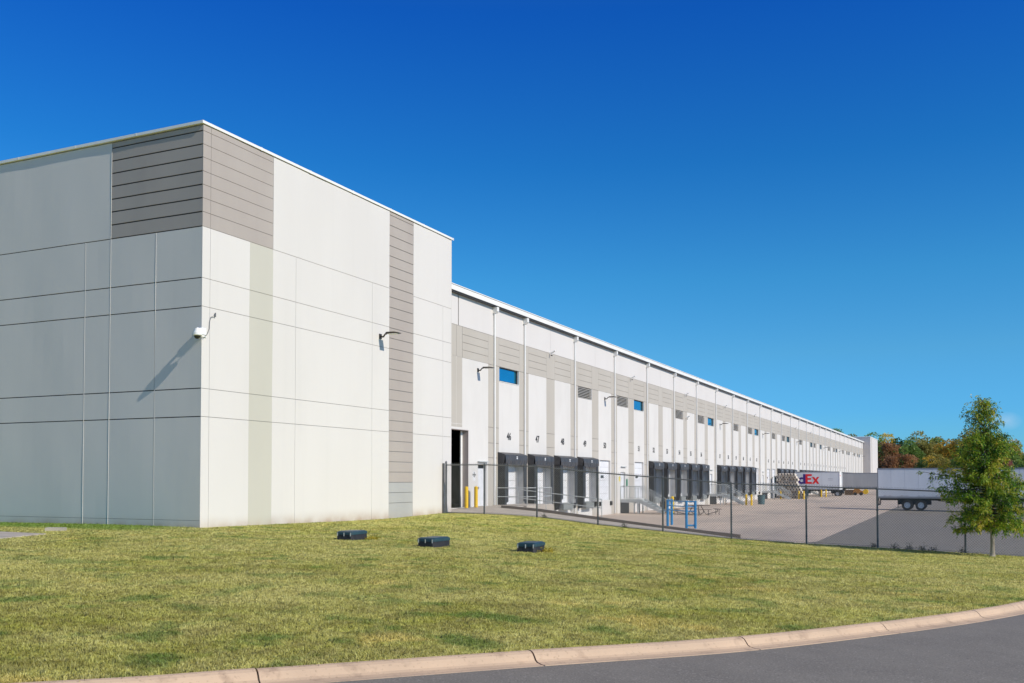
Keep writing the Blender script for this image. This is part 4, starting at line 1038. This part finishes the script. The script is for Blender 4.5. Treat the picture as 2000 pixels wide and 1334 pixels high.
# ================================================================== TRAILERS
tym = MB(); tym.ring((0, 0, 0), 'y', .50, .28, -.14, .14, 32); tym.ring((0, 0, 0), 'y', .49, .30, -.16, .16, 32); tym = tym.mesh('tyre', M['rubber'])
rim = MB(); rim.ring((0, 0, 0), 'y', .285, .235, -.13, .13, 28); rim.tube((0, -.05, 0), (0, -.045, 0), .24, n=28); rim.tube((0, -.13, 0), (0, -.05, 0), .09, .10, 14, mi=0)
for k in range(10):
    a = k * math.pi / 5; rim.tube((.165 * math.cos(a), -.075, .165 * math.sin(a)), (.165 * math.cos(a), -.05, .165 * math.sin(a)), .022, n=6, mi=1)
rim = rim.mesh('rim', [M['rim'], M['chassis']])
def trailer(name, lab, x0, length, ys_, zg, skin, rear_at_left=True, top=4.11, floor=1.18, wheels=None, legs=None, nose=None, group='box trailers in the truck court'):
    """box trailer along X; x0 = left end, south side at ys_"""
    W_ = 2.59
    o = thing(name, lab, 'trailer', (x0, ys_, zg), 0, group)
    b = MB(); b.bbox(0.03, length - .03, 0.02, W_ - .02, floor + .14, top - .10, .03)
    b.build('body', skin, o)
    nb = int(length / 1.22); r = MB()
    for k in range(1, nb): r.box(k * length / nb - .004, k * length / nb + .004, .0165, .0205, floor + .16, top - .12)
    r.build('side_seam', M['rail'], o)
    r = MB(); r.box(0, length, 0.0, .06, top - .12, top); r.box(0, length, W_ - .06, W_, top - .12, top); r.box(0.0, length, .06, W_ - .06, top - .06, top - .01); r.build('roof_rail', M['rail'], o)
    r = MB(); r.box(0, length, 0.0, .05, floor - .02, floor + .16); r.box(0, length, W_ - .05, W_, floor - .02, floor + .16); r.box(.05, length - .05, .05, W_ - .05, floor - .0, floor + .1); r.build('side_rail', M['rail'], o)
    r = MB()
    for e in (0, length):
        s_ = 1 if e == 0 else -1; xa, xb_ = sorted((e - s_ * .015, e + s_ * .07))
        r.box(xa, xb_, -.01, .10, floor - .03, top + .01); r.box(xa, xb_, W_ - .10, W_ + .01, floor - .03, top + .01); r.box(xa, xb_, .10, W_ - .10, top - .1, top + .01)
    r.build('end_frame', M['rail'] if nose is None else nose, o)
    r = MB(); xe = length - .01
    r.box(xe - .02, xe + .02, .1, W_ - .1, floor + .05, top - .1); r.build('nose_panel', skin if nose is None else nose, o)
    r = MB(); r.box(.0, .02, .1, W_ / 2 - .01, floor + .05, top - .1); r.box(.0, .02, W_ / 2 + .01, W_ - .1, floor + .05, top - .1); r.build('rear_door', skin, o)
    m_ = MB(); k = .6
    while k < length - .5:
        m_.box(k, k + .16, -.002, .019, floor + .22, floor + .255); m_.box(k + .45, k + .61, -.002, .019, floor + .22, floor + .255); k += 1.55
    m_.build('marker_strip', mat('marker_red', (.10, .03, .03), rough=.4), o)
    ch = MB(); ch.box(.2, length - .3, .75, .87, floor - .22, floor - .02); ch.box(.2, length - .3, 1.72, 1.84, floor - .22, floor - .02); ch.build('chassis', M['chassis'], o)
    if wheels:
        sus = MB(); sus.box(wheels[0] - .9, wheels[-1] + .9, .5, 2.1, .55, floor - .1)
        for wx in wheels: sus.tube((wx, .2, .5), (wx, 2.4, .5), .07)
        sus.build('axle_frame', M['chassis'], o)
        for wx in wheels:
            for wy, fl in ((.17, 1), (W_ - .17, -1)):
                t_ = put(tym, 'wheel', o, (wx, wy, .5)); rr_ = put(rim, 'rim', t_)
                if fl < 0: rr_.rotation_euler = (0, 0, math.pi)
                put(tym, 'wheel', o, (wx, wy + fl * .34, .5))
        f = MB(); f.box(wheels[0] - .86, wheels[0] - .84, .02, .66, .22, floor - .02); f.box(wheels[0] - .86, wheels[0] - .50, .05, .1, floor - .12, floor - .07); f.build('mud_flap', M['rubber'], o)
        q = MB(); q.path([(.05, .25, floor), (.12, .25, .80), (.10, .25, .55)], .05); q.path([(.05, W_ - .25, floor), (.12, W_ - .25, .80), (.10, W_ - .25, .55)], .05); q.box(.02, .12, .05, W_ - .05, .46, .56); q.build('rear_guard', M['chassis'], o)
    if legs is not None:
        q = MB()
        for yy in (.45, W_ - .45): q.box(legs - .07, legs + .07, yy - .07, yy + .07, .05, floor); q.box(legs - .16, legs + .16, yy - .14, yy + .14, .0, .05)
        q.path([(legs, .45, .7), (legs, W_ - .45, .7)], .03); q.path([(legs, .45, .6), (legs + .6, .6, floor - .05)], .025); q.build('landing_leg', M['chassis'], o)
    return o
t1 = trailer('box_trailer', 'long white box trailer parked across the asphalt behind the young tree', 15.68, 16.15, 76.3, -1.40, M['trailer'], wheels=[2.70, 3.92], legs=12.6)
q = MB(); q.path([(5.0, .3, 1.05), (5.8, .3, .9), (6.6, .3, .98), (7.4, .3, 1.1)], .03, 6); q.tube((6.1, .3, .85), (6.7, .3, .85), .11, n=12); q.build('air_tank', M['chassis'], t1)
tm = text_mesh('41128-25', .52, 'painted_number', M['ink'], depth=.002, bold=.0); o = put(tm, 'painted_number', t1, (5.6, .010, 3.15)); o.rotation_euler = (R(90), R(-4), 0)
t2 = trailer('box_trailer', 'short white trailer with red and purple lettering backed up to the docks', -1.45, 6.95, 137.2, -1.26, M['trailer'], wheels=[1.3], legs=3.7, nose=M['metal_white'])
# lettering: big flat letters on the south side, local coords (x along the side, z up)
def letters(o, name, m, polys):
    b = MB()
    for P in polys: b.prism(P, 'y', .002, .0135)
    return b.build(name, m, o)
zb_, zt_ = 2.13, 3.70; LX = lambda wx: wx + 1.45
def E_(x, w_, h): return [[(x, zb_), (x + w_ * .34, zb_), (x + w_ * .34, zb_ + h), (x, zb_ + h)], [(x + w_ * .34, zb_), (x + w_, zb_), (x + w_, zb_ + h * .2), (x + w_ * .34, zb_ + h * .2)],
    [(x + w_ * .34, zb_ + h * .42), (x + w_ * .9, zb_ + h * .42), (x + w_ * .9, zb_ + h * .60), (x + w_ * .34, zb_ + h * .60)], [(x + w_ * .34, zb_ + h * .8), (x + w_, zb_ + h * .8), (x + w_, zb_ + h), (x + w_ * .34, zb_ + h)]]
def X_(x, w_, h):
    t = w_ * .30
    return [[(x, zb_), (x + t, zb_), (x + w_, zb_ + h), (x + w_ - t, zb_ + h)], [(x, zb_ + h), (x + w_ * .5 - t * .6, zb_ + h * .48), (x + w_ * .5, zb_ + h * .7), (x + t, zb_ + h)], [(x + w_ * .5, zb_ + h * .3), (x + w_ - t, zb_), (x + w_, zb_), (x + w_ * .5 + t * .6, zb_ + h * .52)]]
letters(t2, 'red_letters', M['red'], E_(LX(.22), .98, 1.57) + X_(LX(1.22), 1.15, 1.12))
def ringpoly(cx, cz, ro, ri, a0, a1, n=14):
    return [[(cx + ro * math.cos(a0 + (a1 - a0) * i / n), cz + ro * math.sin(a0 + (a1 - a0) * i / n)), (cx + ro * math.cos(a0 + (a1 - a0) * (i + 1) / n), cz + ro * math.sin(a0 + (a1 - a0) * (i + 1) / n)),
             (cx + ri * math.cos(a0 + (a1 - a0) * (i + 1) / n), cz + ri * math.sin(a0 + (a1 - a0) * (i + 1) / n)), (cx + ri * math.cos(a0 + (a1 - a0) * i / n), cz + ri * math.sin(a0 + (a1 - a0) * i / n))] for i in range(n)]
dpoly = [[(LX(-.16), zb_), (LX(.215), zb_), (LX(.215), zb_ + 1.57), (LX(-.16), zb_ + 1.57)]] + ringpoly(LX(-.40), zb_ + .52, .55, .24, .9, 5.4)
letters(t2, 'purple_letters', M['purple'], dpoly)
b = MB(); b.box(5.15, 5.9, .012, .0195, 2.95, 3.0); b.box(5.15, 5.9, .012, .0195, 2.72, 2.77); b.build('small_print', mat('faint_grey_print', (.35, .36, .40), rough=.6), t2)
b = MB(); b.box(6.955, 6.965, .4, 1.0, 3.35, 3.55); b.build('nose_logo', M['red'], t2)
t3 = trailer('box_trailer', 'grey ribbed box trailer docked beyond the lettered trailer', -1.9, 16.15, 172.0, -1.26, M['trailer_grey'], wheels=[2.4, 3.62], legs=12.5)
t4 = trailer('box_trailer', 'grey trailer mostly hidden just behind the lettered trailer, its wheel showing below', -1.9, 6.6, 146.5, -1.26, M['trailer_grey'], wheels=[6.0], legs=None)
t4.location.z = -1.36
# orange machine and pallets by the grey trailer
o = thing('pallet_stack', 'stack of brown wooden pallets beyond the nose of the lettered trailer', 'pallets', (4.05, 158.0, -1.30))
for k in range(7):
    p = MB(); z = k * .145
    for q_ in range(6): p.box(0, 1.2, q_ * .2, q_ * .2 + .13, z + .115, z + .137)
    for q_ in (0, .46, .92): p.box(.02, 1.18, q_ + .03, q_ + .12, z + .025, z + .114)
    p.box(0, 1.2, 0, .1, z, z + .024); p.box(0, 1.2, 1, 1.1, z, z + .024); p.build('pallet', M['wood'], o)
o2 = copy_tree(o); o2.location = (4.1, 161.5, -1.31); o2['label'] = 'second stack of brown pallets, mostly hidden behind the first'; o['group'] = o2['group'] = 'pallet stacks past the trailers'
o = thing('sweeper_machine', 'small orange and yellow yard machine parked past the pallets', 'machine', (5.5, 158.0, -1.32))
b = MB(); b.prism([(0, .35), (1.7, .35), (1.7, .75), (1.2, .95), (.9, 1.35), (.3, 1.35), (0, .8)], 'y', 0, 1.0); b.build('body', M['orange'], o)
b = MB(); b.tube((2.1, .1, .7), (2.1, .9, .7), .45, n=18); b.box(1.6, 2.1, .4, .6, .5, .7); b.build('drum', M['yellow'], o)
for x_ in (.35, 1.35): MB().tube((x_, -.05, .3), (x_, .12, .3), .3, n=16).build('wheel', M['rubber'], o)

# ---- stack of rolls: each roll its own object, resting on the row below
rom = MB(); rom.ring((0, 0, 0), 'y', .205, .115, 0, 1.5, 16, mi=0); rom.ring((0, 0, 0), 'y', .20, .175, -.008, 0.0, 16, mi=1); rom.tube((0, .22, 0), (0, .24, 0), .115, n=12, mi=1)
rom = rom.mesh('stacked_roll', [M['roll_end'], M['chassis']])
zg = court_at(118, .5); nrow = 10; first = None; nR = 0
for r_ in range(nrow):
    cnt = (10, 9, 9, 8, 8, 7, 7, 7, 7, 6)[r_]
    for k in range(cnt):
        x = -1.3 + .21 + k * .415 + (0 if r_ % 2 == 0 else .2075) + random.uniform(-.006, .006); z = zg + .21 + r_ * .357
        o = put(rom, 'stacked_roll', None, (x, 118.4 + random.uniform(-.16, .16), z)); o.rotation_euler = (0, random.uniform(0, 6.28), 0)
        tag(o, 'pale hollow roll in the tall stack beside the lettered white trailer', 'roll', 'rolls stacked in front of the lettered trailer'); nR += 1
o = thing('storage_rack', 'dark steel rack frame holding the stack of rolls', 'rack', (-1.42, 118.0, zg))
for x in (0, 4.45):
    for y in (.1, 1.5): MB().box(x - .05, x + .05, y - .05, y + .05, 0, 3.3 if x == 0 else 1.6).build('upright', M['plastic_grn'], o)
MB().box(-.03, 0.0, .15, 1.45, .1, 3.2).build('side_sheet', M['plastic_grn'], o)

# ================================================================== YOUNG TREE
def young_tree(x, y, lab):
    zb0 = hz(x, y)
    o = thing('young_oak', lab, 'tree', (x, y, zb0 - .03))
    H = 6.15
    def axis(z): return np.array([-.30 * (z / H) ** 1.1 + .05 * math.sin(z * 1.4), .04 * math.sin(z), z])
    tr = MB(); zs = np.linspace(0, H - .3, 16)
    rad = lambda z: max(.010, .082 * (1 - z / H) ** .9 + (.045 * math.exp(-z / .12)))
    pts = [(0.0, .16)] + [(z, rad(z)) for z in (.06, .15, .4)] + [(z, rad(z)) for z in zs[2:]]
    for (a, ra), (b_, rb) in zip(pts[:-1], pts[1:]): tr.tube(axis(a), axis(b_), ra, rb, 12, caps=False)
    prof_ = [(1.25, .45), (1.5, 1.15), (1.8, 1.5), (2.3, 1.62), (2.9, 1.70), (3.4, 1.38), (3.9, 1.22), (4.3, 1.05), (4.65, .70), (4.9, .42), (5.2, .72), (5.5, .62), (5.85, .38), (6.2, .08)]
    LP, LD, LT = [], [], []
    nb = 230; br = MB()
    for i in range(nb):
        z = 1.25 + (H - 1.45) * ((i + rng.uniform(0, 1)) / nb) ** 1.12
        az = i * 2.399 + rng.normal() * .3
        Lb = np.interp(z + .25, [p[0] for p in prof_], [p[1] for p in prof_]) * rng.uniform(.55, 1.15)
        if 2.5 < z < 3.0 and abs(((az % 6.283) - 3.3)) < .45: Lb *= 1.28          # the long limb reaching left
        ca, sa = math.cos(az), math.sin(az)
        rise = np.interp(z, [1.2, 2.2, 4, 6], [-.12, .12, .45, .9]) + rng.normal() * .08
        p0 = axis(z - .12); n_ = 6; P = [p0]
        for k in range(1, n_ + 1):
            t = k / n_; bend = rise * t - .10 * t * t
            P.append(p0 + np.array([ca * Lb * t, sa * Lb * t, Lb * bend]) + rng.normal(size=3) * .025)
        r0 = .010 + .012 * Lb
        for k in range(n_): br.tube(P[k], P[k + 1], r0 * (1 - k / n_ * .85), r0 * (1 - (k + 1) / n_ * .85), 5, caps=False)
        tone_b = np.clip(rng.normal(.50, .24), 0, 1)
        ntw = int(5 + Lb * 9)
        for t_ in range(ntw):
            t = rng.uniform(.18, 1.0); k = min(int(t * n_), n_ - 1); f = t * n_ - k; q = P[k] * (1 - f) + P[k + 1] * f
            td = np.array([ca, sa, 0]) * rng.uniform(.1, 1) + rng.normal(size=3) * .65; td /= np.linalg.norm(td); tl = rng.uniform(.10, .34)
            e = q + td * tl
            if t_ % 2 == 0: br.tube(q, e, .004, .0015, 3, caps=False)
            m_ = int(rng.integers(11, 20) * (0.42 if z > 4.4 else 1.0))
            s_ = rng.uniform(.1, 1.05, m_)[:, None]
            LP.append(q + (e - q) * s_ + rng.normal(size=(m_, 3)) * .03); LD.append(td + rng.normal(size=(m_, 3)) * .75 + [0, 0, -.25]); LT.append(np.clip(tone_b + rng.normal(size=m_) * .22, 0, 1))
    tr.build('trunk', M['bark'], o, smooth=True); br.build('branches', M['bark_dark'], o)
    lp, ld, lt = np.concatenate(LP), np.concatenate(LD), np.concatenate(LT)
    me = leaf_cloud(lp, ld, .115, .030, lt, 'crown', leaf_mat('oak_leaf', [(.03, .09, .012), (.12, .27, .022), (.28, .42, .035), (.50, .54, .06), (.62, .46, .07)], .42), .25)
    put(me, 'crown', o)
    return o
young_tree(24.2, 15.2, 'young oak with narrow yellow-green leaves standing alone in front of the fence')

# ================================================================== AUTUMN WOOD BEHIND THE COURT
PAL = {'green': ([(.04, .08, .02), (.09, .15, .035), (.16, .22, .05)], 'green'), 'dark': ([(.02, .045, .016), (.04, .08, .025), (.07, .12, .035)], 'dark green'),
       'olive': ([(.09, .09, .025), (.18, .165, .04), (.29, .24, .06)], 'olive'), 'gold': ([(.18, .11, .02), (.38, .24, .035), (.52, .34, .05)], 'golden'),
       'rust': ([(.11, .055, .03), (.20, .105, .05), (.29, .17, .075)], 'rust-brown'), 'red': ([(.14, .05, .04), (.23, .10, .08), (.31, .16, .12)], 'dull red')}
LM = {k: leaf_mat('leaves_' + k, [tuple(min(.8, q * 2.0) for q in c_) for c_ in v[0]], .45) for k, v in PAL.items()}
def crown_mesh(kind, seed, n=6000):
    r = np.random.default_rng(seed)
    nl = 16; cen = r.normal(size=(nl, 3)) * [2.1, 2.1, 3.2] + [0, 0, 9.3]; cen[:, 2] = np.clip(cen[:, 2], 3.2, 14.5); cen[:, :2] *= np.interp(cen[:, 2], [3, 8, 15], [1.0, 1.1, .5])[:, None]
    rad = r.uniform(1.3, 2.5, nl); ct = r.uniform(.15, .85, nl)
    i = r.integers(0, nl, n); d = r.normal(size=(n, 3)); d /= np.linalg.norm(d, axis=1)[:, None]
    p = cen[i] + d * (rad[i] * r.uniform(.55, 1.08, n) ** .6)[:, None]
    return leaf_cloud(p, d + r.normal(size=(n, 3)) * .8, .50, .36, np.clip(ct[i] + r.normal(size=n) * .16, 0, 1), 'crown', LM[kind], .1)
def trunk_mesh(seed):
    r = np.random.default_rng(seed); b = MB(); b.path([(0, 0, -.5), (.1, 0, 4)], .26); b.tube((.1, 0, 4), (.0, .2, 10.5), .22, .05)
    for k in range(7):
        a = r.uniform(0, 6.28); z = r.uniform(3.5, 8); b.tube((.08, 0, z), (2.6 * math.cos(a), 2.6 * math.sin(a), z + 3.2), .10, .02, 5)
    return b.mesh('trunk', M['bark_dark'])
TR = [trunk_mesh(s) for s in (1, 2)]
PROT = {k: [crown_mesh(k, 10 * i + s) for s in (1, 2)] for i, k in enumerate(PAL)}
ADJ = ['broad', 'narrow', 'tall', 'low', 'ragged', 'dense']
def wood_tree(x, y, s, kind, lab):
    o = thing('autumn_tree', lab, 'tree', (x, y, -2.3), random.uniform(0, 6.28), 'trees of the autumn wood beyond the court')
    o.scale = (s * random.uniform(.95, 1.2), s * random.uniform(.95, 1.2), s)
    put(random.choice(TR), 'trunk', o); put(random.choice(PROT[kind]), 'crown', o)
rowk = [('front', 300, .66, 4.6, ['rust', 'rust', 'dark', 'olive', 'dark', 'red', 'olive', 'red', 'dark', 'green', 'olive', 'dark']), ('middle', 318, 1.0, 5.2, ['rust', 'green', 'olive', 'gold', 'olive', 'dark', 'olive', 'green', 'rust']),
        ('back', 340, 1.22, 5.4, ['olive', 'green', 'green', 'olive', 'green', 'gold', 'dark', 'green'])]
HT = lambda x: float(np.interp(x, [-40, -12, 0, 14, 30, 45, 70], [1.03, 1.04, 1.10, 1.06, .99, .86, .90]))
for rn, y, s0_, step, kinds in rowk:
    x = -30 if rn == 'back' else 3.0; i = 0
    if rn == 'front': x = 2.5
    while x < 74:
        kd = kinds[i % len(kinds)]
        xx, yy = x + random.uniform(-1.3, 1.3), y + random.uniform(-5, 5)
        s_ = s0_ * HT(xx) * random.uniform(.9, 1.07)
        wood_tree(xx, yy, s_, kd, '%s tree in the %s row of the autumn wood' % (PAL[kd][1], rn)); i += 1; x += step
LT_ = {}
for o in [o for o in bpy.data.objects if o.get('group') == 'trees of the autumn wood beyond the court']: LT_.setdefault(o['label'], []).append(o)
ORD = ['first', 'second', 'third', 'fourth', 'fifth', 'sixth', 'seventh', 'eighth', 'ninth', 'tenth', 'eleventh', 'twelfth']
for lab, os_ in LT_.items():
    os_.sort(key=lambda o: o.location.x)
    for k, o in enumerate(os_): o['label'] = (ORD[k] + ' ' + lab + ', counting from the building') if len(os_) > 1 else lab
# low scrub hiding the trunks
nS = 16000
px_ = rng.uniform(-5, 80, nS); py_ = rng.uniform(290, 352, nS); pz_ = -2.3 + np.abs(rng.normal(size=nS)) * 2.0
tag(put(leaf_cloud(np.stack([px_, py_, pz_], 1), rng.normal(size=(nS, 3)) + [0, 0, .5], .8, .6, rng.uniform(0, 1, nS), 'undergrowth', LM['rust'], .1), 'undergrowth'), 'dark undergrowth along the foot of the autumn wood', 'undergrowth', kind='stuff')

# ================================================================== GRASS
def grass():
    cx, cy = cam.location.x, cam.location.y
    a = R(24.98)
    P = []
    for (d0, d1, dens) in ((6.5, 10, 1500), (10, 14, 1050), (14, 20, 620), (20, 28, 300), (28, 38, 150), (38, 50, 90)):
        th0, th1 = -R(35), R(35); area = (th1 - th0) * (d1 * d1 - d0 * d0) / 2; n = int(area * dens)
        r = np.sqrt(rng.uniform(d0 * d0, d1 * d1, n)); th = rng.uniform(th0, th1, n)
        x = cx + r * -np.sin(a + th); y = cy + r * np.cos(a + th)
        P.append(np.stack([x, y, r], 1))
    P = np.concatenate(P)
    x, y = P[:, 0], P[:, 1]
    keep = (y < 17.05) & ~((x < 0.02) & (y > -0.02))
    keep &= ~((x < .15) & (y > 0))
    # lawn side of the kerb
    seg = cl[::2]; d2 = np.full(len(x), 1e9); sd = np.zeros(len(x))
    for i in range(len(seg)):
        dx, dy = x - seg[i, 0], y - seg[i, 1]; q = dx * dx + dy * dy; m = q < d2
        nn_ = nor[::2][i]; d2[m] = q[m]; sd[m] = (dx * nn_[0] + dy * nn_[1])[m]
    keep &= sd < rng.uniform(-.01, .035, len(x))
    keep &= ~((x < .3) & (y < -5.25) & (y > -12) & (x < -.83 + (-5.33 - y) * .37))
    keep &= ~((np.abs(x + 2.32) < .42) & (np.abs(y + 3.75) < .28))
    for bx, by in ((6.93, -1.2), (10.06, -1.85), (12.75, -1.35)): keep &= ~((np.abs(x - bx) < .31) & (np.abs(y - by) < .45))
    P = P[keep]; x, y, r = P.T; n = len(x); z = hgt(x, y)
    nb = 5; N = n * nb
    X = np.repeat(x, nb) + rng.normal(size=N) * .018; Y = np.repeat(y, nb) + rng.normal(size=N) * .018; Z = np.repeat(z, nb); Rr = np.repeat(r, nb)
    sc_ = 1 + np.clip((Rr - 12) / 30, 0, .9)
    th = rng.uniform(0, 2 * np.pi, N); lean = rng.uniform(.2, 2.0, N); cs0 = rng.uniform(.45, 1.5, n); cs0[rng.uniform(size=n) < .006] = 2.7; cs = np.repeat(cs0, nb); h = rng.uniform(.014, .038, N) * cs * (1 + .25 * (sc_ - 1)); wd = rng.uniform(.0022, .0045, N) * sc_ * 1.6
    dx, dy = np.cos(th), np.sin(th)
    v0 = np.stack([X - dy * wd, Y + dx * wd, Z - .004], 1); v1 = np.stack([X + dy * wd, Y - dx * wd, Z - .004], 1)
    v2 = np.stack([X + dx * h * lean, Y + dy * h * lean, Z + h / np.sqrt(1 + .4 * lean * lean)], 1)
    v = np.stack([v0, v1, v2], 1).reshape(-1, 3)
    me = bpy.data.meshes.new('grass'); me.vertices.add(3 * N); me.vertices.foreach_set('co', v.ravel().astype(np.float32))
    me.loops.add(3 * N); me.loops.foreach_set('vertex_index', np.arange(3 * N, dtype=np.int32)); me.polygons.add(N)
    me.polygons.foreach_set('loop_start', np.arange(N, dtype=np.int32) * 3); me.polygons.foreach_set('loop_total', np.full(N, 3, dtype=np.int32))
    at = me.attributes.new('tone', 'FLOAT', 'POINT'); at.data.foreach_set('value', np.repeat(np.clip(np.repeat(rng.uniform(0, 1, n), nb) * .75 + rng.uniform(-.1, .35, N), 0, 1), 3).astype(np.float32))
    me.materials.append(M['blade']); me.update()
    print('grass blades', N)
    return put(me, 'grass')
tag(grass(), 'short dry yellow-green mown grass covering the lawn', 'grass', kind='stuff')
# yellow weed tufts beside two of the boxes
ym = leaf_mat('yellow_weed', [(.30, .26, .03), (.50, .42, .04), (.45, .30, .05)])
for (x, y, lab) in ((7.35, -.75, 'yellow weed tuft at the right side of the box nearest the building'), (13.15, -1.2, 'yellow weed tuft at the right side of the lowest box')):
    n = 320; p = rng.normal(size=(n, 3)) * [.10, .15, .05]; p[:, 2] = np.abs(p[:, 2])
    tag(put(leaf_cloud(p, rng.normal(size=(n, 3)) + [0, 0, 1], .06, .02, rng.uniform(0, 1, n), 'weed_tuft', ym), 'weed_tuft', None, (x, y, hz(x, y))), lab, 'weed', 'yellow weed tufts by the boxes')
